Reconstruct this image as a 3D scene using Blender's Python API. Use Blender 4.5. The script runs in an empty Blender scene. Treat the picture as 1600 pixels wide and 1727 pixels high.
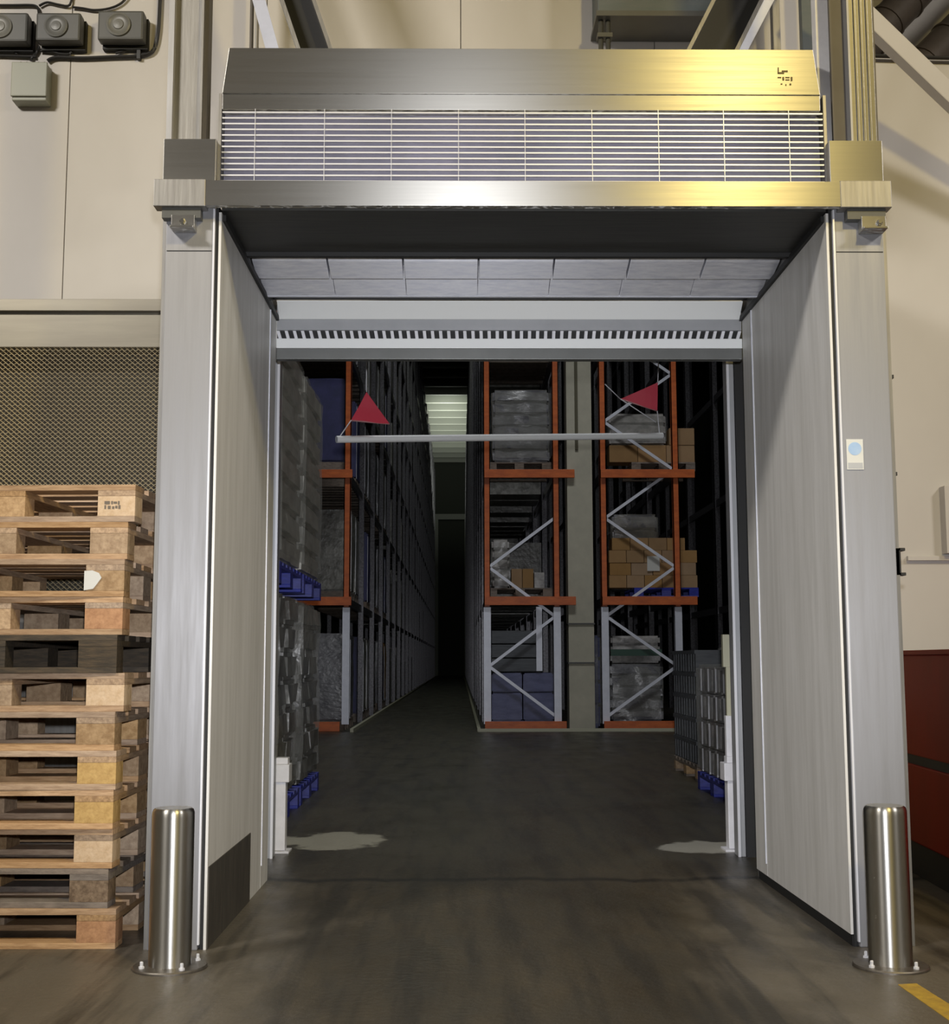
import bpy, bmesh, math, random
from mathutils import Vector, Matrix, noise
R = math.radians
rnd = random.Random(7)
S = bpy.context.scene
COL = S.collection

# ------------------------------------------------------------------ camera
FPX = 2150.0
CAMZ = 1.05
cam_d = bpy.data.cameras.new('camera'); cam = bpy.data.objects.new('camera', cam_d); COL.objects.link(cam)
cam_d.sensor_fit = 'HORIZONTAL'; cam_d.sensor_width = 36; cam_d.lens = 36 * FPX / 1600
cam_d.clip_start = .05; cam_d.clip_end = 300
cam_m = (Matrix.Translation((0, 0, CAMZ)) @ Matrix.Rotation(R(-.67), 4, 'Z')
         @ Matrix.Rotation(R(90 + 6.67), 4, 'X') @ Matrix.Rotation(R(-.12), 4, 'Z'))
cam.matrix_world = cam_m
S.camera = cam

# ------------------------------------------------------------------ world, lights, exposure
w = bpy.data.worlds.new('world'); S.world = w; w.use_nodes = True
w.node_tree.nodes['Background'].inputs[0].default_value = (1, .93, .82, 1)
w.node_tree.nodes['Background'].inputs[1].default_value = .06
S.view_settings.view_transform = 'Standard'; S.view_settings.look = 'None'
S.view_settings.gamma = 1; S.view_settings.use_curve_mapping = False
S.view_settings.exposure = 0.0


def lamp(name, kind, loc, power, col, aim=None, **k):
    d = bpy.data.lights.new(name, kind); d.energy = power; d.color = col
    for a, b in k.items(): setattr(d, a, b)
    o = bpy.data.objects.new(name, d); COL.objects.link(o); o.location = loc
    if aim: o.rotation_euler = (Vector(aim) - Vector(loc)).to_track_quat('-Z', 'Y').to_euler()
    return o


# the photographer's flash, just above the lens
lamp('camera_flash', 'SPOT', (.03, -.02, CAMZ + .16), 900, (.95, .96, 1), aim=(.26, 10, 1.5),
     spot_size=R(60), spot_blend=1, shadow_soft_size=.035)
# hall lamps under the roof; the one on the right is a yellow sodium lamp
lamp('hall_lamp', 'AREA', (2.25, -.2, 5.7), 150, (1, .78, .28), aim=(1.2, 5, 2.6), shape='RECTANGLE', size=.3, size_y=.4)
lamp('hall_lamp', 'AREA', (-4.6, .4, 6.1), 320, (1, .945, .87), aim=(-3, 6, 2.5), shape='RECTANGLE', size=1.3, size_y=.6)
lamp('hall_lamp', 'AREA', (6.2, .6, 6.1), 200, (1, .945, .88), aim=(5, 6, 2.5), shape='RECTANGLE', size=1.3, size_y=.6)
# dim fill lights added high in the warehouse so its far parts show
lamp('warehouse_fill_light', 'AREA', (-.7, 74, 12.5), 330, (.95, 1, .9), aim=(-.7, 76, 20), shape='RECTANGLE', size=1.6, size_y=14)
lamp('warehouse_fill_light', 'AREA', (-.6, 30, 14.4), 120, (.95, 1, .9), aim=(-.6, 30, 0), shape='RECTANGLE', size=.6, size_y=10)
lamp('warehouse_fill_light', 'AREA', (1.4, 12.5, 13.5), 420, (.95, .97, 1), aim=(1.2, 14.5, 0), shape='RECTANGLE', size=4, size_y=1.2)


# ------------------------------------------------------------------ pixel to place helpers
def ray(px, py):
    v = Vector(((px - 800) / FPX, (863.5 - py) / FPX, -1))
    return (cam_m.to_3x3() @ v).normalized()


def at(px, py, Y):
    d = ray(px, py); t = Y / d.y
    return d.x * t, CAMZ + d.z * t


def X(px, py, Y): return at(px, py, Y)[0]
def Z(px, py, Y): return at(px, py, Y)[1]


def ground(px, py):
    d = ray(px, py); t = -CAMZ / d.z
    return d.x * t, d.y * t


# ------------------------------------------------------------------ mesh builder
class MB:
    def __init__(s): s.v = []; s.f = []; s.smooth = False

    def box(s, x0, x1, y0, y1, z0, z1, m=None):
        if x0 > x1: x0, x1 = x1, x0
        if y0 > y1: y0, y1 = y1, y0
        if z0 > z1: z0, z1 = z1, z0
        n = len(s.v)
        p = [(x0, y0, z0), (x1, y0, z0), (x1, y1, z0), (x0, y1, z0), (x0, y0, z1), (x1, y0, z1), (x1, y1, z1), (x0, y1, z1)]
        if m is not None: p = [tuple(m @ Vector(q)) for q in p]
        s.v += p
        s.f += [tuple(n + i for i in q) for q in ((3, 2, 1, 0), (4, 5, 6, 7), (0, 1, 5, 4), (1, 2, 6, 5), (2, 3, 7, 6), (3, 0, 4, 7))]
        return s

    def bar(s, a, b, w, d=None, up=(0, 1, 0)):
        """rectangular bar from a to b, w across, d along 'up'"""
        d = d or w
        a = Vector(a); b = Vector(b); t = (b - a); L = t.length; t.normalize()
        u = Vector(up); u = (u - t * u.dot(t)).normalized(); r = t.cross(u)
        m = Matrix((r, u, t)).transposed().to_4x4(); m.translation = a
        return s.box(-w / 2, w / 2, -d / 2, d / 2, 0, L, m)

    def tube(s, pts, r, n=8, caps=True):
        pts = [Vector(p) for p in pts]; base = len(s.v)
        ref = Vector((.31, .2, .93))
        for i, p in enumerate(pts):
            t = (pts[min(i + 1, len(pts) - 1)] - pts[max(i - 1, 0)]).normalized()
            u = ref - t * ref.dot(t)
            if u.length < .05: u = Vector((1, 0, 0)) - t * t.x
            u.normalize(); v = t.cross(u)
            rr = r[i] if isinstance(r, (list, tuple)) else r
            for k in range(n):
                a = 2 * math.pi * k / n
                s.v.append(tuple(p + (u * math.cos(a) + v * math.sin(a)) * rr))
        for i in range(len(pts) - 1):
            for k in range(n):
                k2 = (k + 1) % n
                s.f.append((base + i * n + k, base + i * n + k2, base + (i + 1) * n + k2, base + (i + 1) * n + k))
        if caps:
            s.f.append(tuple(base + k for k in reversed(range(n))))
            s.f.append(tuple(base + (len(pts) - 1) * n + k for k in range(n)))
        s.smooth = True
        return s

    def lathe(s, c, prof, n=40):
        """prof = [(r, z)...] around a vertical axis at c"""
        base = len(s.v)
        for r, z in prof:
            for k in range(n):
                a = 2 * math.pi * k / n
                s.v.append((c[0] + r * math.cos(a), c[1] + r * math.sin(a), c[2] + z))
        for i in range(len(prof) - 1):
            for k in range(n):
                k2 = (k + 1) % n
                s.f.append((base + i * n + k, base + i * n + k2, base + (i + 1) * n + k2, base + (i + 1) * n + k))
        s.f.append(tuple(base + k for k in reversed(range(n))))
        s.f.append(tuple(base + (len(prof) - 1) * n + k for k in range(n)))
        s.smooth = True
        return s

    def prism(s, poly, axis, a, b):
        """poly in the plane normal to axis, extruded a..b; 'x': (y,z)  'y': (x,z)  'z': (x,y)"""
        n = len(s.v); k = len(poly)
        for t in (a, b):
            for p, q in poly:
                s.v.append({'x': (t, p, q), 'y': (p, t, q), 'z': (p, q, t)}[axis])
        s.f.append(tuple(n + i for i in range(k))); s.f.append(tuple(n + k + i for i in reversed(range(k))))
        for i in range(k):
            j = (i + 1) % k
            s.f.append((n + i, n + k + i, n + k + j, n + j))
        return s


def wloc(o):
    v = Vector((0, 0, 0))
    while o is not None:
        v = v + o.location; o = o.parent
    return v


def finish_mesh(name, mb, mat, off, bevel=0):
    me = bpy.data.meshes.new(name)
    me.from_pydata([(v[0] - off.x, v[1] - off.y, v[2] - off.z) for v in mb.v], [], mb.f)
    bm = bmesh.new(); bm.from_mesh(me)
    bmesh.ops.recalc_face_normals(bm, faces=bm.faces)
    if bevel:
        bmesh.ops.bevel(bm, geom=bm.edges[:], offset=bevel, segments=2, affect='EDGES', profile=.6)
    if mb.smooth:
        for f in bm.faces: f.smooth = len(f.verts) <= 4
        for e in bm.edges:
            if len(e.link_faces) == 2 and e.calc_face_angle(0) > R(40): e.smooth = False
    bm.to_mesh(me); bm.free()
    if mat: me.materials.append(mat)
    return me


def obj(name, mb, mat, parent=None, bevel=0, label=None, kind=None):
    if parent is None:
        xs = [v[0] for v in mb.v]; ys = [v[1] for v in mb.v]; zs = [v[2] for v in mb.v]
        off = Vector(((min(xs) + max(xs)) / 2, (min(ys) + max(ys)) / 2, min(zs)))
    else:
        off = wloc(parent)
    me = finish_mesh(name, mb, mat, off, bevel)
    o = bpy.data.objects.new(name, me); COL.objects.link(o)
    if parent is None: o.location = off
    else: o.parent = parent
    if label: o['label'] = label
    if kind: o['kind'] = kind
    return o


def tag(o, label, cat, group=None, kind=None):
    o['label'] = label; o['category'] = cat
    if group: o['group'] = group
    if kind: o['kind'] = kind
    return o


def thing(name, label, cat, loc=(0, 0, 0), rz=0, group=None):
    o = bpy.data.objects.new(name, None); COL.objects.link(o)
    o.empty_display_size = .1
    o.location = loc; o.rotation_euler = (0, 0, rz)
    return tag(o, label, cat, group)


def struct(name, mb, mat, parent=None, bevel=0):
    return obj(name, mb, mat, parent, bevel, kind=None if parent else 'structure')


def copy_tree(o, parent=None):
    c = o.copy(); COL.objects.link(c)
    if parent is not None: c.parent = parent
    for ch in list(KIDS.get(o.name, [])) or [k for k in ALLKIDS(o)]:
        copy_tree(ch, c)
    return c


KIDS = {}
def ALLKIDS(o): return [k for k in COL.objects if k.parent == o]


def dup(root, kids, loc, rz=0, label=None, group=None):
    """copy of a thing with its parts (kids = list of (part, [subparts]))"""
    r = root.copy(); COL.objects.link(r); r.location = loc; r.rotation_euler = (0, 0, rz)
    if label: r['label'] = label
    if group: r['group'] = group
    for ch, subs in kids:
        c = ch.copy(); COL.objects.link(c); c.parent = r
        for g in subs:
            d = g.copy(); COL.objects.link(d); d.parent = c
    return r


def kids_of(root): return [(c, ALLKIDS(c)) for c in ALLKIDS(root)]


# ------------------------------------------------------------------ materials
def lk(nt, a, b): nt.links.new(a, b)


def mat(name, col, rough=.5, metal=0, col2=None, scale=6, stretch=(1, 1, 1), amt=.5, bump=0, bscale=None,
        aniso=0, tangent=None, randv=0, spec=.5, alpha=1, detail=4, rrand=0, sharp=None):
    m = bpy.data.materials.new(name); m.use_nodes = True
    nt = m.node_tree; n = nt.nodes; b = n['Principled BSDF']
    b.inputs['Roughness'].default_value = rough; b.inputs['Metallic'].default_value = metal
    b.inputs['Specular IOR Level'].default_value = spec; b.inputs['Alpha'].default_value = alpha
    b.inputs['Base Color'].default_value = (*col, 1)
    tc = n.new('ShaderNodeTexCoord'); mp = n.new('ShaderNodeMapping'); lk(nt, tc.outputs['Object'], mp.inputs[0])
    mp.inputs['Scale'].default_value = stretch
    oi = n.new('ShaderNodeObjectInfo')
    add = n.new('ShaderNodeVectorMath'); add.operation = 'ADD'
    sc = n.new('ShaderNodeMath'); sc.operation = 'MULTIPLY'; sc.inputs[1].default_value = 37.0 if randv else 0
    lk(nt, oi.outputs['Random'], sc.inputs[0]); lk(nt, mp.outputs[0], add.inputs[0]); lk(nt, sc.outputs[0], add.inputs[1])
    nz = n.new('ShaderNodeTexNoise'); nz.inputs['Scale'].default_value = scale; nz.inputs['Detail'].default_value = detail
    nz.inputs['Roughness'].default_value = .65
    lk(nt, add.outputs[0], nz.inputs['Vector'])
    out = None
    if col2:
        rp = n.new('ShaderNodeMapRange'); lk(nt, nz.outputs['Fac'], rp.inputs['Value'])
        lo, hi = sharp or (.5 - .25 / max(amt, .01) * .5, .5 + .25 / max(amt, .01) * .5)
        rp.inputs['From Min'].default_value = lo; rp.inputs['From Max'].default_value = hi
        mx = n.new('ShaderNodeMix'); mx.data_type = 'RGBA'
        lk(nt, rp.outputs[0], mx.inputs['Factor'])
        mx.inputs[6].default_value = (*col, 1); mx.inputs[7].default_value = (*col2, 1)
        out = mx.outputs[2]
    if randv:
        hs = n.new('ShaderNodeHueSaturation')
        mr = n.new('ShaderNodeMapRange'); lk(nt, oi.outputs['Random'], mr.inputs['Value'])
        mr.inputs['To Min'].default_value = 1 - randv; mr.inputs['To Max'].default_value = 1 + randv
        lk(nt, mr.outputs[0], hs.inputs['Value'])
        r2 = n.new('ShaderNodeMath'); r2.operation = 'MULTIPLY'; r2.inputs[1].default_value = 7.31; lk(nt, oi.outputs['Random'], r2.inputs[0])
        r3 = n.new('ShaderNodeMath'); r3.operation = 'FRACT'; lk(nt, r2.outputs[0], r3.inputs[0])
        mr2 = n.new('ShaderNodeMapRange'); lk(nt, r3.outputs[0], mr2.inputs['Value'])
        mr2.inputs['To Min'].default_value = 1 - randv * 1.2; mr2.inputs['To Max'].default_value = 1 + randv * .6
        lk(nt, mr2.outputs[0], hs.inputs['Saturation'])
        if out: lk(nt, out, hs.inputs['Color'])
        else: hs.inputs['Color'].default_value = (*col, 1)
        out = hs.outputs[0]
    if out: lk(nt, out, b.inputs['Base Color'])
    if rrand:
        rr = n.new('ShaderNodeMapRange'); lk(nt, nz.outputs['Fac'], rr.inputs['Value'])
        rr.inputs['From Min'].default_value = .3; rr.inputs['From Max'].default_value = .7
        rr.inputs['To Min'].default_value = rough - rrand; rr.inputs['To Max'].default_value = rough + rrand
        lk(nt, rr.outputs[0], b.inputs['Roughness'])
    if bump:
        bz = nz
        if bscale:
            bz = n.new('ShaderNodeTexNoise'); bz.inputs['Scale'].default_value = bscale; bz.inputs['Detail'].default_value = 3
            lk(nt, add.outputs[0], bz.inputs['Vector'])
        bp = n.new('ShaderNodeBump'); bp.inputs['Strength'].default_value = bump; bp.inputs['Distance'].default_value = .01
        lk(nt, bz.outputs['Fac'], bp.inputs['Height']); lk(nt, bp.outputs[0], b.inputs['Normal'])
    if aniso:
        b.inputs['Anisotropic'].default_value = aniso
        cx = n.new('ShaderNodeCombineXYZ')
        for i, t in enumerate(tangent): cx.inputs[i].default_value = t
        lk(nt, cx.outputs[0], b.inputs['Tangent'])
    return m


M = {}
M['steel_h'] = mat('brushed_steel_horizontal', (.50, .49, .46), .44, .95, (.46, .45, .425), 3, (.5, 1, 30), .6, .01, aniso=.92, tangent=(0, 0, 1), rrand=.03)
M['steel_v'] = mat('brushed_steel_vertical', (.33, .33, .345), .55, .5, (.29, .29, .30), 4, (7, 7, .4), .6, .04, aniso=.5, tangent=(1, 0, 0), rrand=.08)
M['steel_dull'] = mat('dull_steel', (.33, .32, .30), .5, .8, (.25, .24, .225), 5, (12, 12, .6), .8, .06)
M['steel_side'] = mat('stained_steel_panel', (.74, .73, .71), .5, .1, (.60, .59, .565), 2.2, (1, 5, .55), .9, .08, 30, rrand=.08, detail=7)
M['steel_dark'] = mat('dark_steel_soffit', (.085, .085, .08), .45, .6, (.06, .06, .057), 3, (1, 20, 1), .8)
M['soffit'] = mat('scratched_steel_soffit', (.80, .81, .86), .5, .6, (.56, .57, .63), 6, (1.5, 7, 1), 1.0, .08, 24, rrand=.06, detail=6, aniso=.9, tangent=(0, 1, 0))
M['chrome'] = mat('polished_steel_tube', (.56, .555, .53), .36, 1, (.42, .41, .38), 5, (3, 3, .6), .7, .02, aniso=.85, tangent=(0, 0, 1), rrand=.04)
M['slat'] = mat('grille_slat_metal', (.80, .81, .86), .35, .25)
M['filter'] = mat('grille_backing', (.19, .19, .24), .5, .3, (.46, .44, .55), 1.2, (1, 1, 2), .6)
M['wallp'] = mat('cream_panel_paint', (.59, .56, .52), .55, 0, (.54, .51, .47), 1.2, (1, 1, .6), .6, .01, 8, randv=.02)
M['seam'] = mat('panel_seam', (.30, .28, .25), .7)
M['roofm'] = mat('dark_steel', (.10, .09, .085), .6, .2, (.14, .13, .12), 3)
M['ceil'] = mat('hall_roof_sheet', (.26, .23, .18), .7)
M['hallwall'] = mat('hall_wall_paint', (.34, .31, .27), .6)
M['wood'] = mat('pallet_wood', (.55, .37, .22), .8, 0, (.36, .225, .125), 5, (2, 16, 16), .9, .25, 30, randv=.20, spec=.2, detail=6)
M['woody'] = mat('pallet_wood_depth', (.50, .34, .20), .8, 0, (.30, .195, .115), 5, (16, 2, 16), .9, .25, 30, randv=.24, spec=.2, detail=6)
M['wooddark'] = mat('wet_dark_wood', (.085, .065, .045), .75, 0, (.045, .038, .03), 6, (2, 14, 14), .9, .25, 30, randv=.25, spec=.2)
M['woodgrey'] = mat('weathered_wood', (.27, .22, .175), .8, 0, (.17, .135, .11), 5, (3, 12, 12), .9, .25, 30, randv=.22, spec=.2)
M['block'] = mat('chipboard_block', (.50, .345, .20), .85, 0, (.34, .22, .12), 40, (1, 1, 1), .9, .3, 60, randv=.22, spec=.2)
M['block_red'] = mat('reddish_block', (.50, .28, .15), .85, 0, (.36, .19, .10), 30, (1, 1, 1), .9, .3, 60, spec=.2)
M['block_dark'] = mat('dark_speckled_block', (.26, .19, .13), .85, 0, (.13, .09, .06), 40, (1, 1, 1), .9, .3, 60, spec=.2)
M['block_pale'] = mat('pale_block', (.66, .50, .34), .85, 0, (.55, .39, .24), 30, (1, 1, 1), .9, .3, 60, spec=.2)
M['block_gold'] = mat('golden_block', (.60, .40, .16), .85, 0, (.46, .29, .11), 30, (1, 1, 1), .9, .3, 60, spec=.2)
M['stamp'] = mat('stamp_ink', (.16, .13, .10), .8)
M['bluewood'] = mat('blue_painted_wood', (.035, .05, .42), .5, 0, (.02, .03, .26), 6, (3, 3, 10), .8, randv=.12)
M['orange'] = mat('orange_rack_paint', (.72, .17, .035), .45, 0, (.50, .105, .025), 5, (1, 1, 3), .7)
M['shadedrack'] = mat('shaded_rack_paint', (.06, .055, .06), .3, .5, (.13, .13, .14), 30, (1, 1, 1), 1.2)  # darkness of the deep rack rows put into the colour, with silvery specks
M['galv'] = mat('galvanised_steel', (.80, .82, .90), .4, .15, (.66, .68, .76), 8)
M['concretecol'] = mat('column_concrete', (.56, .53, .42), .8, 0, (.46, .44, .35), 3, (1, 1, 1), .7)
M['film'] = mat('stretch_film', (.42, .42, .38), .22, 0, alpha=.28, bump=.6, bscale=9, spec=.8)
M['goods'] = mat('wrapped_goods', (.58, .57, .50), .42, 0, (.40, .39, .34), 4, (1, 1, 2.5), .9, .5, 12, spec=.6)
M['goodsdark'] = mat('dark_wrapped_goods', (.30, .295, .265), .35, 0, (.11, .107, .09), 7, (1, 1, 1), 1.0, .7, 14, spec=.7)
M['goodsgrey'] = mat('grey_wrapped_goods', (.21, .21, .22), .3, 0, (.10, .10, .11), 5, (1, 1, 2), 1.0, .7, 10, spec=.8)
M['goodswhite'] = mat('pale_wrapped_goods', (.42, .40, .38), .35, 0, (.22, .21, .20), 7, (1, 1, 1.5), 1.0, .5, 10, spec=.7)
M['carton'] = mat('brown_carton', (.36, .22, .10), .75, 0, (.30, .18, .08), 5, randv=.18, spec=.25)
M['bluetote'] = mat('blue_wrapped_tote', (.13, .14, .27), .45, 0, (.08, .09, .19), 5, (1, 1, 3), .8)
M['greytote'] = mat('dark_grey_tote', (.10, .11, .12), .5, 0, (.07, .075, .085), 5, (1, 1, 8), .8)
M['black'] = mat('black_rubber', (.012, .012, .012), .6)
M['cable'] = mat('black_cable', (.02, .019, .018), .5)
M['boxgrey'] = mat('grey_plastic', (.095, .095, .085), .45, 0, (.075, .075, .068), 6)
M['boxgrey2'] = mat('grey_disc_plastic', (.17, .17, .155), .4)
M['jbox'] = mat('pale_grey_green_plastic', (.34, .345, .27), .45)
M['red'] = mat('red_paint', (.22, .008, .004), .5, 0, (.16, .006, .003), 2, (1, 1, .5), .7, spec=.2)
M['white'] = mat('white_paint', (.84, .84, .88), .4, 0, (.70, .70, .74), 8, (1, 1, 1), .7)
M['bright'] = mat('bright_white_paint', (.88, .90, .90), .35)
M['cream'] = mat('cream_paint', (.50, .49, .36), .5)
M['flag'] = mat('red_pennant', (.70, .05, .09), .6)
M['yellow'] = mat('yellow_floor_paint', (.55, .36, .04), .6, 0, (.35, .22, .04), 14, (1, 1, 1), .9)
M['duct'] = mat('dark_duct', (.12, .10, .09), .5, .4, (.08, .07, .065), 4)
M['mesh_frame'] = mat('mesh_frame_steel', (.26, .24, .19), .4, .5, (.22, .20, .16), 4, (.5, 1, 6), .6)
M['farceil'] = mat('far_ceiling', (.03, .03, .027), .8)
M['band'] = mat('dull_header_band', (.20, .205, .20), .42, .5, (.16, .165, .16), 4)
M['band2'] = mat('grey_header_band', (.44, .45, .47), .42, .3, (.36, .37, .39), 4)
M['paper'] = mat('white_label', (.62, .62, .58), .6)
M['bluesign'] = mat('pale_blue_disc', (.30, .45, .68), .5, 0, (.42, .55, .72), 20)
M['signgrey'] = mat('sign_caption', (.42, .43, .44), .5)
M['logo'] = mat('logo_print', (.10, .07, .02), .5)
M['far'] = mat('far_wall', (.10, .11, .085), .8)
M['purlin'] = mat('purlin_steel', (.50, .52, .44), .5)
M['tealbox'] = mat('teal_grey_switchbox', (.09, .115, .115), .5, 0, (.12, .13, .13), 5, (1, 1, 6))
M['purple'] = mat('blue_wrap', (.05, .05, .16), .5, 0, (.03, .035, .09), 6)

# floor: concrete, with tyre tracks, damp, worn pale patches where paint has gone
m = bpy.data.materials.new('concrete_floor'); m.use_nodes = True; nt = m.node_tree; n = nt.nodes; b = n['Principled BSDF']
tc = n.new('ShaderNodeTexCoord'); sep = n.new('ShaderNodeSeparateXYZ'); lk(nt, tc.outputs['Object'], sep.inputs[0])


def noise_n(scale, stretch=(1, 1, 1), detail=5, rough=.6):
    mp = n.new('ShaderNodeMapping'); mp.inputs['Scale'].default_value = stretch; lk(nt, tc.outputs['Object'], mp.inputs[0])
    z = n.new('ShaderNodeTexNoise'); z.inputs['Scale'].default_value = scale; z.inputs['Detail'].default_value = detail
    z.inputs['Roughness'].default_value = rough; lk(nt, mp.outputs[0], z.inputs['Vector']); return z.outputs['Fac']


def mr(v, a, b_, c=0, d=1, smooth=False):
    q = n.new('ShaderNodeMapRange'); lk(nt, v, q.inputs['Value'])
    if smooth: q.interpolation_type = 'SMOOTHSTEP'
    for i, t in zip(('From Min', 'From Max', 'To Min', 'To Max'), (a, b_, c, d)): q.inputs[i].default_value = t
    return q.outputs[0]


def ma(op, a, b_=0.0):
    q = n.new('ShaderNodeMath'); q.operation = op
    for i, t in enumerate((a, b_)):
        if isinstance(t, (int, float)): q.inputs[i].default_value = t
        else: lk(nt, t, q.inputs[i])
    return q.outputs[0]


def mixc(f, a, b_):
    q = n.new('ShaderNodeMix'); q.data_type = 'RGBA'; lk(nt, f, q.inputs['Factor'])
    for i, t in ((6, a), (7, b_)):
        if isinstance(t, tuple): q.inputs[i].default_value = (*t, 1)
        else: lk(nt, t, q.inputs[i])
    return q.outputs[2]


def ellipse(cx, cy, rx, ry, soft=.35, wob=.5):
    wv = mr(noise_n(3.5), .3, .7, -wob, wob)
    dx = ma('POWER', ma('ABSOLUTE', ma('DIVIDE', ma('SUBTRACT', sep.outputs[0], cx), rx)), 2)
    dy = ma('POWER', ma('ABSOLUTE', ma('DIVIDE', ma('SUBTRACT', sep.outputs[1], cy), ry)), 2)
    d = ma('ADD', ma('ADD', dx, dy), wv)
    return mr(d, 1, 1 - soft, 0, 1, True)


base = mixc(mr(noise_n(1.3, (1, .5, 1)), .35, .65), (.036, .031, .022), (.080, .067, .046))
base = mixc(mr(noise_n(9, (1, .35, 1)), .38, .7), base, (.052, .047, .037))
# dusty strip either side of the driving lane in the hall
side = ma('ADD', ma('ABSOLUTE', ma('SUBTRACT', sep.outputs[0], .22)), mr(noise_n(1.6, (1, .45, 1)), .3, .7, -.35, .35))
hall_part = mr(sep.outputs[1], 6.6, 6.2, 0, 1)
dust = ma('MULTIPLY', mr(side, .65, 1.15, 0, 1, True), hall_part)
base = mixc(ma('MULTIPLY', dust, .75), base, (.16, .14, .11))
# darker greenish concrete inside the store
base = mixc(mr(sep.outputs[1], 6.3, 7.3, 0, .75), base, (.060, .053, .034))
tr = mr(noise_n(2.4, (3.2, .25, 1), 6), .47, .62, 0, .75)
base = mixc(tr, base, (.028, .026, .022))
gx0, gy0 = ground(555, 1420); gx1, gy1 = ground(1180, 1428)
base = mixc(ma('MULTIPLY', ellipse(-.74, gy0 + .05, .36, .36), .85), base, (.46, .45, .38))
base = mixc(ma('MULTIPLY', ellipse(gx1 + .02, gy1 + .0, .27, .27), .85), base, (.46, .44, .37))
# crack and joint along the threshold
yc = ma('ADD', sep.outputs[1], mr(noise_n(1.7, (1, 0, 1)), .3, .7, -.09, .09))
crack = ma('MULTIPLY', mr(ma('ABSOLUTE', ma('SUBTRACT', yc, 6.33)), .07, .015, 0, 1), mr(noise_n(1.4, (1, .1, 1)), .34, .44))
base = mixc(ma('MULTIPLY', crack, .85), base, (.012, .012, .010))
lk(nt, base, b.inputs['Base Color'])
lk(nt, mr(noise_n(3, (1, .6, 1)), .3, .7, .30, .52), b.inputs['Roughness'])
b.inputs['Specular IOR Level'].default_value = .4
bp = n.new('ShaderNodeBump'); bp.inputs['Strength'].default_value = .25; bp.inputs['Distance'].default_value = .01
lk(nt, noise_n(35), bp.inputs['Height']); lk(nt, bp.outputs[0], b.inputs['Normal'])
M['floor'] = m

# ------------------------------------------------------------------ the setting
YF = 4.83       # front of the posts
YI = ground(1262, 1481)[1]; print('YI', YI)       # back end of the portal walls
YW = 7.0        # face of the cold store wall
XL, XR = -.932, 1.443          # inner faces of the portal walls
ZC = 2.80       # portal soffit
YR = 19.6       # front of the racks

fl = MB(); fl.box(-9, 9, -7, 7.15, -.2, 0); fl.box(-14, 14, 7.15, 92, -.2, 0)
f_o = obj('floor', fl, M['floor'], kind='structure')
# put the floor's origin at the world origin so that its wear lies where it belongs
off = f_o.location.copy()
f_o.data.transform(Matrix.Translation(off)); f_o.location = (0, 0, 0)

wall = struct('wall_front', MB().box(-9, XL - .30, YW + .015, YW + .15, 0, 6.5).box(XL - .30, XR + .30, YW + .015, YW + .15, 3.05, 6.5)
              .box(XR + .30, 2.3, YW + .015, YW + .15, 0, 6.5).box(2.3, 9, YW + .015, YW + .15, 0, Z(1530, 100, YW)), M['seam'])
zr = Z(1530, 98, YW)
seam_l = X(112, 300, YW); pw = 1.12
xs = [seam_l + pw * k for k in range(-6, 12)]
for a, c in zip(xs, xs[1:]):
    if c < -9 or a > 9: continue
    top = 6.5 if a < 2.2 else zr
    a2, c2 = max(a, -9) + .003, min(c, 9) - .003
    segs = [(a2, c2)]
    z0 = 0
    if c2 > XL - .28 and a2 < XR + .28:                       # over the doorway
        z0 = 3.06
        if a2 < XL - .30: struct('panel', MB().box(a2, XL - .30, YW, YW + .014, 0, 3.06), M['wallp'], wall)
        if c2 > XR + .30: struct('panel', MB().box(XR + .30, c2, YW, YW + .014, 0, 3.06), M['wallp'], wall)
    struct('panel', MB().box(a2, c2, YW, YW + .014, z0, top), M['wallp'], wall)
struct('wall_left', MB().box(-9.15, -9, -7, 7.1, 0, 6.5), M['hallwall'])
struct('wall_right', MB().box(9, 9.15, -7, 7.1, 0, 6.5), M['hallwall'])
struct('wall_back', MB().box(-9, 9, -7.15, -7, 0, 6.5), M['hallwall'])
struct('ceiling', MB().box(-9.15, 9.15, -7.15, 7.15, 6.5, 6.6), M['ceil'])
# roof space that opens above the lower wall on the right
struct('wall_upper', MB().box(2.3, 9, 9.6, 9.7, zr, 7.4), M['wallp'])
struct('trim_1', MB().box(2.2, 2.3, 7.15, 9.6, zr - .1, 7.4), M['hallwall'])
struct('trim_2', MB().box(2.3, 9, 7.15, 9.7, zr - .12, zr - .05), M['wallp'])
# warehouse shell
ws = struct('wall_store_left', MB().box(-14.1, -14, 7.15, 92, 0, 15.5), M['far'])
struct('wall_store_right', MB().box(14, 14.1, 7.15, 92, 0, 15.5), M['far'])
struct('wall_store_far', MB().box(-14, 14, 92, 92.2, 0, 15.5), M['far'])
struct('wall_store_front', MB().box(-14, -9, 7.05, 7.15, 0, 15.5).box(9.15, 14, 7.05, 7.15, 0, 15.5).box(-9, 9.15, 9.71, 9.8, 7.3, 15.5)
       .box(-9, 2.3, 7.16, 7.25, 6.5, 7.35), M['far'])
struct('ceiling_store', MB().box(-14, 14, 7.1, 92, 15.5, 15.6), M['farceil'])
pr = thing('roof_purlin_set', 'row of pale roof purlins seen above the far end of the aisle', 'roof beams', (-.7, 70, 15.2))
y = 56
while y < 91:
    obj('purlin', MB().box(-2.3, 1.0, y, y + .22, 15.1, 15.49), M['purlin'], pr); y += 2.1

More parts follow.
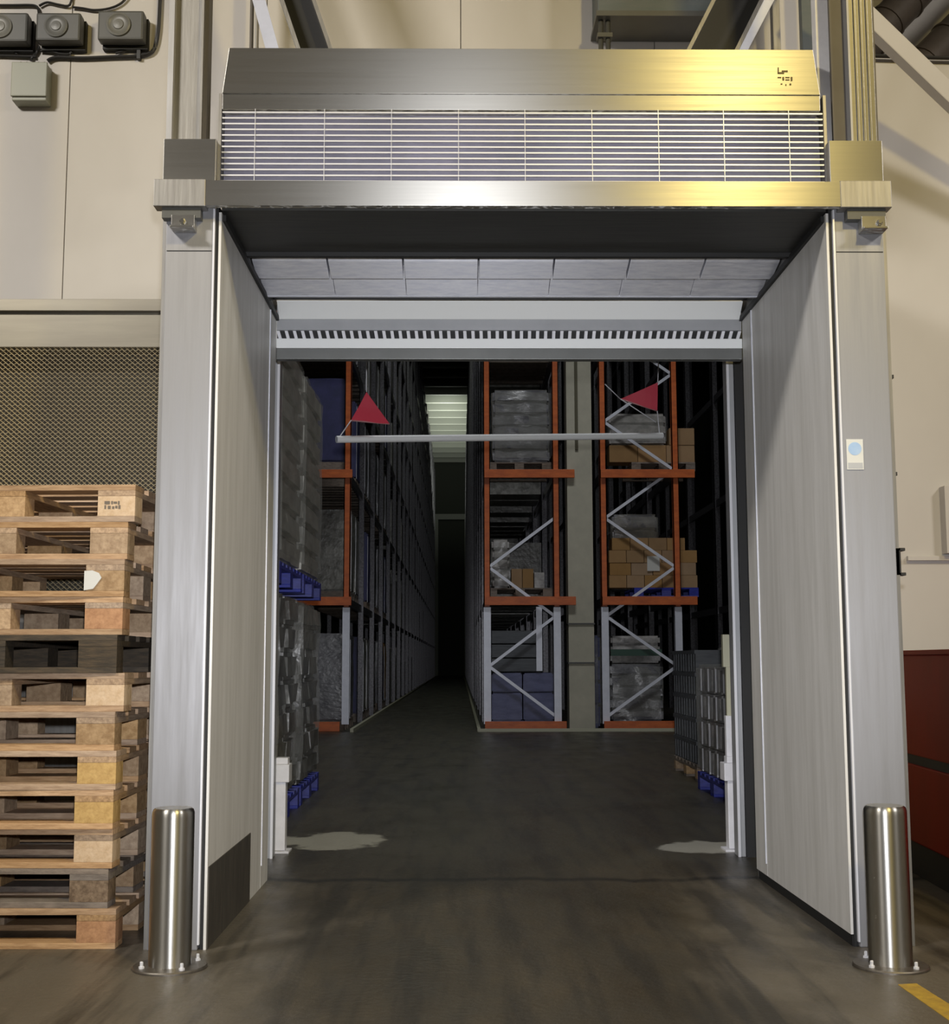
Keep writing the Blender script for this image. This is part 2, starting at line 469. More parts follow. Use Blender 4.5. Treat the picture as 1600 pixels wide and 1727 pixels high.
# ------------------------------------------------------------------ portal side walls
for sgn, xin, lab in ((-1, XL, 'left stained grey steel side wall of the doorway tunnel with dark kick plate'),
                      (1, XR, 'right stained grey steel side wall of the doorway tunnel above a black floor gap')):
    t = thing('tunnel_side_wall', lab, 'side wall', (xin + sgn * .03, (YF + YI) / 2, 0))
    Ys = ground(440, 1500)[1] if sgn < 0 else ground(1290, 1500)[1]
    ysm = 6.12
    zb = .0 if sgn < 0 else .045
    ytop = ZC
    obj('wall_panel', MB().box(xin, xin + sgn * .01, YF + .01, ysm - .003, zb, ytop), M['steel_side'], t)
    obj('wall_panel', MB().box(xin, xin + sgn * .01, ysm + .003, YI, zb, ytop), M['steel_side'], t)
    obj('seam_strip', MB().box(xin - sgn * .004, xin, ysm + .012, ysm + .024, .1, ytop - .02), M['galv'], t, label='thin bright joint strip')
    obj('backing', MB().box(xin + sgn * .011, xin + sgn * .07, YF + .16, YI, zb, ytop), M['steel_dull'], t)
    obj('top_seal', MB().box(xin - sgn * .014, xin, YF + .03, YI, ytop - .028, ytop - .004), M['black'], t, label='black seal under the ceiling')
    if sgn < 0:
        obj('kick_plate', MB().box(xin, xin - sgn * .004, YF + .02, 5.80, .0, .295), mat('dark_kick_plate', (.095, .085, .070), .6, .3, (.06, .055, .048), 5, (1, 6, 1), .8), t, bevel=.001,
            label='dark brown kick plate at the front bottom corner')
    else:
        obj('floor_seal', MB().box(xin + .008, xin + .06, YF + .02, YI, .0, .045), M['black'], t, label='black gap seal along the floor')

# ------------------------------------------------------------------ posts of the frame
bolt_n = 12
for side in (0, 1):
    if side == 0: x0, x1 = X(249, 1550, YF), XL - .030
    else: x0, x1 = XR + .030, X(1528, 1350, YF)
    zb0, zb1 = Z(800, 345, YF), Z(800, 304, YF)
    t = thing('door_post', ('scratched stainless steel post at the left of the doorway, behind the left bollard' if side == 0 else
                            'stainless steel post at the right of the doorway carrying a small blue and white sign'), 'post', ((x0 + x1) / 2, YF + .1, 0))
    obj('face_plate', MB().box(x0, x1, YF, YF + .14, .0, zb0), M['steel_v'], t, bevel=.004)
    inn = x1 if side == 0 else x0
    s = 1 if side == 0 else -1
    obj('dark_channel', MB().box(inn + s * .007, inn + s * .0185, YF + .012, YF + .13, .0, zb0), M['black'], t, label='black gap strip on the inner edge')
    obj('bright_lip', MB().box(inn + s * .0, inn + s * .007, YF - .004, YF + .02, .02, zb0 - .02), M['slat'], t, label='bright folded lip')
    out = x0 if side == 0 else x1
    obj('back_flange', MB().box(out - s * .018, out, YF + .02, YF + .15, .0, zb0), M['steel_dull'], t)
    obj('joint_line', MB().box(x0 + .004, x1 - .004, YF - .001, YF, Z(800, 424, YF) - .002, Z(800, 424, YF) + .002), M['black'], t)
    # bracket with bolt under the beam
    zk0, zk1 = Z(800, 387, YF - .05), Z(800, 363, YF - .05)
    bx0, bx1 = (x0 + .03, x0 + .12) if side == 0 else (x1 - .10, x1 - .005)
    br = obj('clamp_bracket', MB().box(bx0, bx1, YF - .05, YF - .001, zk0, zk1).box(bx0, bx1, YF - .075, YF - .05, zk0, zk0 + .008), M['steel_h'], t, bevel=.002)
    bc = (bx0 + bx1) / 2 + (.0 if side == 0 else .02)
    mb = MB()
    m4 = Matrix.Translation((bc, YF - .05, (zk0 + zk1) / 2)) @ Matrix.Rotation(R(90), 4, 'X')
    tmp = MB().lathe((0, 0, 0), [(.013, 0), (.013, .008), (.009, .010), (.008, .018), (.0075, .019)], 6)
    mb.v = [tuple(m4 @ Vector(v)) for v in tmp.v]; mb.f = tmp.f
    obj('bolt', mb, M['chrome'], br)
    if side == 1:
        # small sign
        sx0, sx1 = X(1427, 765, YF), X(1455, 765, YF); sz0, sz1 = Z(1440, 792, YF), Z(1440, 741, YF)
        sg = obj('sign_plate', MB().box(sx0, sx1, YF - .004, YF - .0005, sz0, sz1), M['paper'], t, label='small white sign with a pale blue disc')
        mb = MB(); tmp = MB().lathe((0, 0, 0), [(.0255, 0), (.0255, .001)], 28)
        m4 = Matrix.Translation(((sx0 + sx1) / 2, YF - .0042, sz1 - .037)) @ Matrix.Rotation(R(90), 4, 'X')
        mb.v = [tuple(m4 @ Vector(v)) for v in tmp.v]; mb.f = tmp.f
        obj('sign_disc', mb, M['bluesign'], sg)
        obj('sign_caption', MB().box(sx0 + .004, sx1 - .004, YF - .0052, YF - .0042, sz0 + .004, sz0 + .026), M['signgrey'], sg)
        # latch and studs on the outer edge
        lx = X(1517, 945, YF); lz0, lz1 = Z(1520, 970, YF), Z(1520, 923, YF)
        obj('latch', MB().box(lx - .012, lx + .012, YF + .02, YF + .06, lz0, lz1).box(lx - .012, lx + .03, YF + .02, YF + .06, lz0, lz0 + .012)
            .box(lx - .012, lx + .03, YF + .02, YF + .06, lz1 - .012, lz1), M['cable'], t, bevel=.002, label='small black latch bracket')
        for py, px in ((632, 1507), (797, 1513)):
            obj('stud', MB().box(X(px, py, YF) - .008, X(px, py, YF) + .01, YF + .03, YF + .05, Z(px, py, YF) - .007, Z(px, py, YF) + .007), M['cable'], t)

# head beam
zb0, zb1 = Z(800, 347, YF - .06), Z(800, 305, YF - .06)
hx0, hx1 = X(259, 330, YF - .06), X(1503, 330, YF - .06)
t = thing('head_beam', 'long horizontal brushed steel beam bolted across the top of both posts', 'beam', ((hx0 + hx1) / 2, YF - .03, zb0))
obj('beam_face', MB().prism([(YF - .06, zb0), (YF - .06, zb1), (YF + .0, zb1), (YF + .0, zb0 + .02), (YF - .03, zb0 + .02), (YF - .03, zb0)], 'x', hx0 + .10 + .0, hx1 - .10), M['steel_h'], t, bevel=.001)
for a, c in ((hx0, hx0 + .20), (hx1 - .20, hx1)):
    obj('end_sleeve', MB().box(a, c, YF - .063, YF - .0, zb0 - .004, zb1 + .004), M['steel_dull'], t, bevel=.003)
    obj('packing_block', MB().box(a + .03, c - .02, YF - .045, YF - .002, zb0 - .045, zb0 - .004), M['boxgrey'], t)

# blocks and upper posts above the beam
for side in (0, 1):
    if side == 0: bx0, bx1 = X(276, 270, YF), X(365, 270, YF)
    else: bx0, bx1 = X(1397, 270, YF), X(1487, 270, YF)
    bz0, bz1 = zb1 + .004, Z(800, 237, YF)
    t = thing('upper_post', ('steel post rising above the head beam at the left of the air intake grille' if side == 0 else
                             'golden lit steel channel post rising above the head beam right of the grille'), 'post', ((bx0 + bx1) / 2, YF + .08, bz0))
    obj('foot_block', MB().box(bx0, bx1, YF - .01, YF + .15, bz0, bz1), M['steel_h'], t, bevel=.003)
    zt = 6.49
    if side == 0:
        u0, u1 = X(292, 120, YF), X(346, 120, YF)
        obj('channel_web', MB().box(u0, u1 - .018, YF + .03, YF + .05, bz1, zt), M['steel_dull'], t)
        obj('channel_flange', MB().box(u0 - .022, u0, YF + .0, YF + .10, bz1, zt), M['steel_v'], t)
        obj('channel_flange', MB().box(u1 - .018, u1 - .010, YF + .0, YF + .10, bz1, zt), M['steel_dull'], t)
        obj('dark_slot', MB().box(u1 - .010, u1 + .004, YF + .03, YF + .10, bz1, zt), M['roofm'], t)
    else:
        u0, u1 = X(1408, 120, YF), X(1476, 120, YF)
        obj('channel_web', MB().box(u0, u0 + .055, YF + .05, YF + .07, bz1, zt), M['roofm'], t)
        obj('channel_flange', MB().box(u0 + .055, u0 + .063, YF + .0, YF + .10, bz1, zt), M['steel_v'], t)
        mb = MB()
        mb.box(u0 + .063, u1, YF + .015, YF + .035, bz1, zt)
        for q in (.25, .5, .75): mb.box(u0 + .063 + (u1 - u0 - .063) * q - .004, u0 + .063 + (u1 - u0 - .063) * q + .004, YF + .005, YF + .015, bz1, zt)
        obj('ribbed_cover', mb, M['steel_h'], t, bevel=.001)
        obj('back_flange', MB().box(u1, u1 + .012, YF + .03, YF + .12, bz1, zt), M['roofm'], t)

# ------------------------------------------------------------------ air curtain
YG = YF + .04
gx0, gx1 = X(373, 240, YG), X(1389, 240, YG)
t = thing('air_curtain', 'wide stainless steel air curtain with sloping hood and long slatted intake grille', 'air curtain', ((gx0 + gx1) / 2, YG + .2, ZC))
AC = t
z_bot, z_gt, z_ft, z_ht = zb1, Z(800, 186, YG), Z(800, 160, YG), Z(800, 82, YG + .012)
fx0, fx1 = X(375, 170, YG), X(1382, 170, YG)
tx0, tx1 = X(386, 90, YG + .012), X(1371, 90, YG + .012)
# sloping hood
mb = MB()
mb.v = [(fx0, YG - .01, z_ft), (fx1, YG - .01, z_ft), (tx1, YG + .012, z_ht), (tx0, YG + .012, z_ht),
        (fx0, YG + .6, z_ft), (fx1, YG + .6, z_ft), (tx1, YG + .6, z_ht), (tx0, YG + .6, z_ht)]
mb.f = [(0, 1, 2, 3), (5, 4, 7, 6), (4, 0, 3, 7), (1, 5, 6, 2), (3, 2, 6, 7), (4, 5, 1, 0)]
hood = obj('hood', mb, M['steel_h'], t, bevel=.002)
# small illegible maker's mark at the hood's right end: flat print following the slope
def hoodpt(px, py, lift=.0015):
    # intersect the pixel ray with the sloping face
    d = ray(px, py); p0 = Vector((0, YG - .01, z_ft)); nrm = Vector((0, -(z_ht - z_ft), .022)).normalized()
    tt = (p0 - Vector((0, 0, CAMZ))).dot(nrm) / d.dot(nrm)
    return Vector((0, 0, CAMZ)) + d * tt + nrm * lift
marks = [(1311, 114, 1313, 125), (1311, 122, 1322, 125), (1318, 119, 1328, 122), (1311, 130, 1317, 132), (1319, 130, 1322, 136),
         (1324, 130, 1331, 132), (1324, 134, 1331, 136), (1333, 130, 1336, 137), (1316, 141, 1319, 143), (1324, 142, 1326, 145), (1331, 141, 1334, 144)]
mb = MB()
for a, b1, c, d1 in marks:
    k = len(mb.v)
    mb.v += [tuple(hoodpt(a, d1)), tuple(hoodpt(c, d1)), tuple(hoodpt(c, b1)), tuple(hoodpt(a, b1))]
    mb.f.append((k, k + 1, k + 2, k + 3))
obj('maker_mark', mb, M['logo'], hood, label='small dark printed mark')
obj('fascia', MB().box(fx0, fx1, YG - .004, YG + .3, z_gt, z_ft), M['steel_h'], t, bevel=.002)
obj('end_plate', MB().box(gx0 - .012, gx0 + .0, YG - .006, YG + .6, z_bot, z_ft), M['steel_dull'], t)
obj('end_plate', MB().box(gx1, gx1 + .012, YG - .006, YG + .6, z_bot, z_ft), M['steel_dull'], t)
obj('casing', MB().box(gx0, gx1, YG + .30, YG + 1.4, ZC + .2, z_ht - .02), M['steel_dull'], t)
obj('filter_plate', MB().box(gx0 + .002, gx1 - .002, YG + .055, YG + .07, z_bot, z_gt), M['filter'], t, label='lavender grey filter behind the slats')
NS = 14
pitch = (z_gt - z_bot) / NS
me0 = None
for k in range(NS):
    zc = z_bot + pitch * (k + .45)
    mb = MB().prism([(YG - .004, zc - .002), (YG - .004, zc + .0035), (YG + .022, zc + .010), (YG + .022, zc + .006)], 'x', gx0 + .003, gx1 - .003)
    obj('slat', mb, M['slat'], t)
for px in (430, 547, 660, 773, 885, 998, 1110, 1220, 1330):
    xw = X(px, 240, YG)
    obj('wire', MB().box(xw - .0010, xw + .0010, YG - .009, YG - .005, z_bot, z_gt), M['slat'], t)

# soffit below: dark lip, scratched steel discharge panels, dark slot, pale strip
e = .0
obj('soffit_lip', MB().box(XL + .001, XR - .001, YF + .005, 5.345, ZC + .006, ZC + .03), M['steel_dark'], t, label='dark steel lip of the soffit')
obj('soffit_edge', MB().box(XL + .001, XR - .001, 5.345, 5.372, ZC - .012, ZC + .03), M['black'], t)
npan = 7
pwid = (XR - XL) / npan
for k in range(npan):
    a = XL + pwid * k
    obj('soffit_panel', MB().prism([(5.375, ZC + .16), (5.44, ZC + .09), (5.55, ZC + .03), (5.70, ZC - .004), (5.70, ZC + .17), (5.375, ZC + .17)], 'x', a + .004, a + pwid - .004), M['soffit'], t, bevel=.002)
    obj('soffit_panel', MB().prism([(5.71, ZC + .06), (5.94, ZC - .014), (5.94, ZC + .17), (5.71, ZC + .17)], 'x', a + .001, a + pwid - .001), M['soffit'], t, bevel=.002)
obj('soffit_tray', MB().box(XL + .001, XR - .001, 5.37, 5.95, ZC + .171, ZC + .18), M['galv'], t)
for xa_, xb_ in ((XL - .012, XL), (XR, XR + .012)):
    obj('side_cheek', MB().box(xa_, xb_, 5.05, YI, ZC + .001, ZC + .19), M['steel_dark'], t)
obj('discharge_slot', MB().box(XL + .001, XR - .001, 5.965, 6.24, ZC + .052, ZC + .06), M['black'], t)
obj('slot_lip', MB().box(XL + .001, XR - .001, 5.945, 5.965, ZC - .015, ZC + .05), M['galv'], t)
obj('pale_strip', MB().prism([(6.245, ZC + .045), (YI - .01, ZC - .022), (YI - .01, ZC + .05), (6.245, ZC + .05)], 'x', XL + .016, XR - .016), M['bright'], t, label='pale painted strip at the back of the soffit')

# ------------------------------------------------------------------ roller door header
YH = YI + .02
z1h = Z(850, 546, YH)
def zz(py): return Z(850, py, YH)
t = thing('roller_door_header', 'white and steel roller door header with a row of dark slots across the opening', 'door header', ((XL + XR) / 2, YH + .1, zz(608)))
hxl, hxr = XL - .0, XR + .0
obj('top_band', MB().box(hxl, hxr, YH, YH + .3, zz(557), ZC + .06), M['band2'], t)
obj('slot_back', MB().box(hxl, hxr, YH + .02, YH + .3, zz(572), zz(557)), M['black'], t)
mb = MB()
k = 0
xx = hxl + .01
dz = zz(558) - zz(571)
while xx < hxr - .02:
    z0_, z1_ = zz(571), zz(558)
    lean = .012 * (1 - 2 * (xx - hxl) / (hxr - hxl))
    mb.prism([(xx, z0_), (xx + .016, z0_), (xx + .016 - lean, z1_), (xx - lean, z1_)], 'y', YH + .001, YH + .02)
    xx += .041
obj('slot_tooth_row', mb, M['white'], t, kind='stuff')
obj('white_band', MB().box(hxl, hxr, YH - .012, YH + .06, zz(588), zz(572)), M['bright'], t, bevel=.002)
obj('steel_band', MB().box(hxl, hxr, YH - .004, YH + .05, zz(606), zz(588)), M['band'], t, bevel=.002, label='dull steel band above the opening')

# side guides of the roller door
for side in (0, 1):
    Yg = 7.02
    if side == 0: a, c = X(455, 1000, Yg), X(466, 1000, Yg)
    else: a, c = X(1234, 1000, Yg), X(1247, 1000, Yg)
    t = thing('door_guide', ('slim steel roller door guide along the left side of the opening' if side == 0 else
                             'bright steel roller door guide along the right side of the opening'), 'door guide', ((a + c) / 2, Yg, 0))
    s = 1 if side == 0 else -1
    inn = c if side == 0 else a
    obj('guide_channel', MB().box(inn - s * .04, inn, Yg, Yg + .10, 0, 3.0), M['band2'], t, bevel=.002)
    obj('guide_lip', MB().box(inn - s * .012, inn + s * .002, Yg - .010, Yg, 0, 3.0), M['slat'], t)
    obj('guide_seal', MB().box(inn - s * .10, inn - s * .042, Yg - .02, Yg + .12, 0, 3.0), M['black'], t)
    # filler between tunnel wall and guide
    xo = XL if side == 0 else XR
    so = -1 if side == 0 else 1
    obj('return_plate', MB().box(xo + so * .012, xo + so * .29, YI + .001, YI + .02, 0, 3.0).box(xo + so * .27, xo + so * .29, YI + .02, Yg + .13, 0, 3.0), M['steel_side'], t)

    # low white guard post just inside
    Yp = 7.22
    if side == 0: a, c = X(463, 1380, Yp), X(481, 1380, Yp)
    else: a, c = X(1228, 1380, Yp), X(1246, 1380, Yp)
    zt = Z(800, 1318, Yp); zk = Z(800, 1288, Yp)
    t = thing('guard_post', ('short white guard post at the left foot of the opening beside the blue pallet' if side == 0 else
                             'short white guard post at the right foot of the opening with a cream rail above'), 'guard post', ((a + c) / 2, Yp + .05, 0))
    obj('post_tube', MB().box(a, c, Yp, Yp + .08, .012, zt), M['white'], t, bevel=.006)
    obj('base_plate', MB().box(a - .025, c + .025, Yp - .03, Yp + .11, 0, .012), M['white'], t, bevel=.002)
    k0, k1 = (a - .02, c + .02)
    obj('cap_block', MB().box(k0, k1, Yp - .02, Yp + .10, zt, zk).box(k0 + .02, k1 - .01, Yp, Yp + .08, zk, zk + .035), M['white'], t, bevel=.004)
    if side == 1:
        z3 = Z(1235, 1070, Yp); z4 = Z(1235, 1125, Yp)
        obj('rail', MB().box(a + .012, a + .045, Yp + .02, Yp + .05, zk + .035, z3).box(a - .004, a + .05, Yp + .015, Yp + .06, z4, z3), M['cream'], t, bevel=.002, label='cream vertical rail')
        obj('white_sleeve', MB().box(a + .002, a + .040, Yp + .01, Yp + .055, zk + .035, zk + .26), M['white'], t, bevel=.003)

# ------------------------------------------------------------------ bollards
def bollard(cx, cy, r, h, lab, pin_dx):
    t = thing('bollard', lab, 'bollard', (cx, cy, 0))
    obj('tube', MB().lathe((cx, cy, .012), [(r, 0), (r, h - .03), (r * .995, h - .016), (r * .95, h - .005), (r * .86, h)], 64), M['chrome'], t)
    obj('flange', MB().lathe((cx, cy, 0), [(r * 1.75, 0), (r * 1.75, .006), (r * 1.70, .010), (r * 1.02, .012)], 48), mat('flange_steel', (.30, .28, .25), .45, .9, (.16, .14, .12), 20), t)
    for k in range(4):
        a = R(35 + 90 * k) if pin_dx > 0 else R(-30 + 90 * k)
        bx, by = cx + r * 1.40 * math.cos(a), cy + r * 1.40 * math.sin(a)
        obj('anchor_bolt', MB().lathe((bx, by, .010), [(.010, 0), (.010, .008), (.006, .009), (.006, .022), (.004, .024)], 6), M['slat'], t)
gl = ground(290, 1632); gr = ground(1497, 1630)
rb = (X(325, 1500, gl[1]) - X(254, 1500, gl[1])) / 2
hb = Z(290, 1368, gl[1] - .0)
bollard(X(289.5, 1500, gl[1]), gl[1], rb, hb, 'polished steel bollard on the floor before the left door post, beside the pallets', 1)
rb2 = (X(1532, 1500, gr[1]) - X(1461, 1500, gr[1])) / 2
bollard(X(1497, 1500, gr[1]), gr[1], rb2, Z(1497, 1364, gr[1]), 'polished steel bollard on the floor before the right door post, near the yellow line', 1)

# yellow floor line
q = [ground(1514, 1661), ground(1545, 1659), ground(1700, 1757), ground(1655, 1760)]
tag(obj('floor_line', MB().prism(q, 'z', 0, .0015), M['yellow']), 'yellow painted line on the floor at the bottom right corner', 'floor line')

# ------------------------------------------------------------------ timber pallets
def make_pallet(L, D, wood, woody, block, bw=.145, name='timber_pallet', H=.144, nb=5, stack=True, keepblk=None):
    """long side faces -Y; origin at the front right bottom corner, extends to -x and +y"""
    t = thing(name, 'x', 'pallet')
    b0 = .022; bh = .078
    def o(nm, mb, mt): return obj(nm, mb, mt, t, bevel=.002)
    def blkx(i): return -bw if i == 0 else (-(L + bw) / 2 if i == 1 else -L)
    for j in range(3):                                   # bottom boards run along x
        bd = .10 if j != 1 else .145
        y0 = (0, (D - .145) / 2, D - .10)[j]
        o('bottom_board', MB().box(-L, 0, y0, y0 + bd, 0, b0), wood)
        for i in range(3):
            o('block', MB().box(blkx(i), blkx(i) + bw, y0 + .001, y0 + bd - .001, b0, b0 + bh), block)
    for i in range(3):                                   # stringer boards run along y
        o('stringer_board', MB().box(blkx(i), blkx(i) + bw, 0, D, b0 + bh, 2 * b0 + bh), woody)
    ws_ = [.145, .10, .145, .10, .145] if nb == 5 else [.12] * nb
    gap = (D - sum(ws_)) / (nb - 1); y = 0
    for wd in ws_:
        o('deck_board', MB().box(-L, 0, y, y + wd, 2 * b0 + bh, 3 * b0 + bh), wood)
        y += wd + gap
    return t


protoB = make_pallet(1.2, .8, M['wood'], M['woody'], M['block'])
kB = kids_of(protoB)
protoA = make_pallet(1.0, 1.2, M['wood'], M['woody'], M['block'], nb=7)
kA = kids_of(protoA)
protoD = make_pallet(.98, 1.2, M['wooddark'], M['wooddark'], M['wooddark'], nb=7)
kD = kids_of(protoD)
protoG = make_pallet(1.2, .8, M['woodgrey'], M['woodgrey'], M['block'])
kG = kids_of(protoG)
PH = .144
ord_ = ['lowest pallet of the stack by the left post, with a reddish corner block',
        'second pallet from the floor in the left stack, with a dark speckled corner block',
        'third pallet from the floor in the left stack, with a pale corner block',
        'fourth pallet from the floor in the left stack, with a narrow golden corner block',
        'fifth pallet from the floor in the left stack, with a yellowish corner block',
        'sixth pallet from the floor, just two below the dark pallet',
        'pallet directly under the dark pallet in the left stack, with wide pale corner block',
        'dark blackish wet pallet in the middle of the stack on the left',
        'pallet resting directly on the dark pallet, with orange stained corner',
        'third pallet from the top of the left stack, with a white splintered block',
        'second pallet from the top of the left stack, plain tan corner block',
        'topmost pallet of the left stack, with a dark stamp on its corner block']
corner = [192, 178, 186, 189, 194, 192, 207, 196, 204, 207, 212, 225]    # front right corner in the picture
ys = [1620, 1549, 1480, 1412, 1343, 1260, 1192, 1118, 1050, 988, 905, 840]
kinds = 'BGBBBBADABAA'
used = set()
YP = YF + .02
for i in range(12):
    cx = X(corner[i], (ys[i]), YP)
    kd = kinds[i]; pr_, kk = {'A': (protoA, kA), 'B': (protoB, kB), 'D': (protoD, kD), 'G': (protoG, kG)}[kd]
    rz = R(rnd.uniform(-2.6, 1.6)) if i else R(-.5)
    yy = YP + rnd.uniform(0, .03)
    if kd not in used: o = pr_; used.add(kd); o.location = (cx, yy, i * PH * 1.0); o.rotation_euler = (0, 0, rz)
    else: o = dup(pr_, kk, (cx, yy, i * PH * 1.0), rz)
    tag(o, ord_[i], 'pallet', 'timber pallets stacked left of the doorway')
    tint = {0: 'block_red', 1: 'block_dark', 2: 'block_pale', 3: 'block_gold', 4: 'block_gold', 6: 'block_pale', 8: 'block_red', 11: 'block_pale'}.get(i, 'block')
    if kd != 'D':
        for ch in ALLKIDS(o):
            if ch.name.startswith('block') and max(v.co.x for v in ch.data.vertices) > -.01 and min(v.co.y for v in ch.data.vertices) < .01:
                ch.material_slots[0].link = 'OBJECT'; ch.material_slots[0].material = M[tint]
    if i == 11:
        mb = MB()
        zb = .022
        for (a, b1, c, d1) in ((.118, .058, .098, .070), (.118, .040, .112, .054), (.092, .058, .086, .070), (.083, .060, .070, .068), (.066, .056, .060, .070),
                               (.105, .040, .094, .052), (.088, .040, .080, .050), (.076, .042, .068, .052), (.064, .040, .056, .054)):
            mb.box(-a, -c, -.0012, .0, zb + b1 - .012, zb + d1 - .012)
        st = finish_mesh('ink_stamp', mb, M['stamp'], Vector((0, 0, 0)))
        so = bpy.data.objects.new('ink_stamp', st); COL.objects.link(so); so.parent = o; so['label'] = 'dark ink stamp on the corner block'
    if i == 9:
        me_ = MB().prism([(-.150, .024), (-.150, .098), (-.120, .1), (-.095, .09), (-.085, .072), (-.10, .05), (-.115, .03)], 'y', -.004, .0)
        so = bpy.data.objects.new('torn_film', finish_mesh('torn_film', me_, M['paper'], Vector((0, 0, 0)))); COL.objects.link(so); so.parent = o
        so['label'] = 'white splintered patch'

# ------------------------------------------------------------------ mesh bay behind the pallets
YM = 6.16
mz1, mzh, mzm = Z(130, 507, YM), Z(130, 527, YM), Z(130, 586, YM)
mx0, mx1 = -3.6, X(266, 560, YM) + .05
t = thing('mesh_screen', 'steel framed expanded metal screen behind the timber pallets', 'screen', ((mx0 + mx1) / 2, YM, 0))
obj('top_rail', MB().box(mx0, mx1, YM - .03, YM + .2, mzh, mz1), M['mesh_frame'], t, bevel=.003)
obj('header_plate', MB().box(mx0, mx1, YM - .005, YM + .2, mzm, mzh), M['mesh_frame'], t, bevel=.003)
obj('side_stile', MB().box(mx1, mx1 + .03, YM - .02, YM + .2, 0, mz1), M['steel_dull'], t)
obj('backing_sheet', MB().box(mx0, mx1, YM + .15, YM + .17, 0, mzm), mat('mesh_backing', (.05, .043, .03), .6), t)
sc_px, sc_pz = .027, .023
zlow = 1.35; xlow = X(-60, 700, YM)
mb = MB(); nx = int((mx1 - xlow) / sc_px) + 1; nz_ = int((mzm - zlow) / sc_pz) + 1
for i in range(nx):
    for j in range(nz_):
        cx = xlow + i * sc_px; cz = zlow + j * sc_pz
        if cx + sc_px > mx1 + .01: continue
        # one diamond: four slanted strands that meet at the bonds
        a = Vector((cx, YM + .004, cz + sc_pz / 2)); b_ = Vector((cx + sc_px / 2, YM - .004, cz + sc_pz)); c = Vector((cx + sc_px, YM + .004, cz + sc_pz / 2))
        d = Vector((cx + sc_px / 2, YM - .004, cz))
        for p, q_ in ((a, b_), (b_, c), (c, d), (d, a)):
            k = len(mb.v); hw = .0030
            mb.v += [tuple(p + Vector((0, 0, -hw))), tuple(q_ + Vector((0, 0, -hw))), tuple(q_ + Vector((0, .006, hw))), tuple(p + Vector((0, .006, hw)))]
            mb.f.append((k, k + 1, k + 2, k + 3))
o = obj('expanded_mesh', mb, mat('expanded_steel', (.80, .70, .48), .42, .6), t, kind='stuff')
obj('lower_sheet', MB().box(mx0, mx1, YM + .0, YM + .02, 0, zlow), M['steel_dull'], t)

# ------------------------------------------------------------------ alarm boxes, junction box, cables on the left wall
def alarm(px0, px1, py0, py1, lab):
    x0, x1 = X(px0, (py0 + py1) / 2, YW - .1), X(px1, (py0 + py1) / 2, YW - .1)
    z0, z1 = Z(100, py1, YW - .1), Z(100, py0, YW - .1)
    t = thing('alarm_sounder', lab, 'sounder', ((x0 + x1) / 2, YW - .06, z0), group='grey sounders on the left wall')
    obj('casing', MB().box(x0, x1, YW - .12, YW - .04, z0 + .02, z1), M['boxgrey'], t, bevel=.012)
    obj('back_box', MB().box(x0 + .01, x1 + .008, YW - .04, YW - .001, z0, z1 - .01), M['black'], t)
    cx, cz = (x0 + x1) / 2 - .01, (z0 + z1) / 2 + .01
    mb = MB(); r = (z1 - z0) * .36
    for rr, dd in ((r, .012),):
        tmp = MB().lathe((0, 0, 0), [(r, 0), (r, .010), (r * .85, .014), (r * .70, .006), (r * .45, .006), (r * .40, .012), (r * .1, .014)], 28)
        m4 = Matrix.Translation((cx, YW - .12, cz)) @ Matrix.Rotation(R(90), 4, 'X')
        mb.v = [tuple(m4 @ Vector(v)) for v in tmp.v]; mb.f = tmp.f; mb.smooth = True
    obj('horn_disc', mb, M['boxgrey2'], t)
alarm(-38, 48, 24, 78, 'leftmost grey wall sounder, cut by the left edge of the photo')
alarm(62, 137, 24, 76, 'middle grey wall sounder, above the pale junction box')
alarm(166, 243, 20, 74, 'rightmost grey wall sounder, nearest the upper post')

jx0, jx1 = X(20, 135, YW - .1), X(78, 135, YW - .1); jz0, jz1 = Z(50, 168, YW - .1), Z(50, 106, YW - .1)
t = thing('junction_box', 'pale grey green junction box on the left wall under the sounders', 'junction box', ((jx0 + jx1) / 2, YW - .06, jz0))
obj('box_body', MB().box(jx0, jx1, YW - .09, YW - .001, jz0 + .0, jz1), M['jbox'], t, bevel=.006)
obj('lid', MB().box(jx0 - .004, jx1 + .004, YW - .105, YW - .09, jz0 + .02, jz1 + .004), M['jbox'], t, bevel=.005)
for k in range(5):
    gx = jx0 + .03 + k * (jx1 - jx0 - .06) / 4
    obj('cable_gland', MB().lathe((gx, YW - .05, jz1 + .0), [(.010, 0), (.010, .018), (.006, .028)], 8), M['cable'], t)


def cable(pts, lab, r=.007, grp='black cables around the wall sounders', name='cable', y=YW - .02, m_='cable'):
    P3 = [(X(px, py, y), y, Z(px, py, y)) for px, py in pts]
    # smooth by subdividing with Catmull-Rom
    out = []
    for i in range(len(P3) - 1):
        p0 = Vector(P3[max(i - 1, 0)]); p1 = Vector(P3[i]); p2 = Vector(P3[i + 1]); p3 = Vector(P3[min(i + 2, len(P3) - 1)])
        for s in range(4):
            u = s / 4
            out.append(.5 * ((2 * p1) + (-p0 + p2) * u + (2 * p0 - 5 * p1 + 4 * p2 - p3) * u * u + (-p0 + 3 * p1 - 3 * p2 + p3) * u ** 3))
    out.append(Vector(P3[-1]))
    return tag(obj(name, MB().tube(out, r, 6), M[m_]), lab, 'cable', grp)


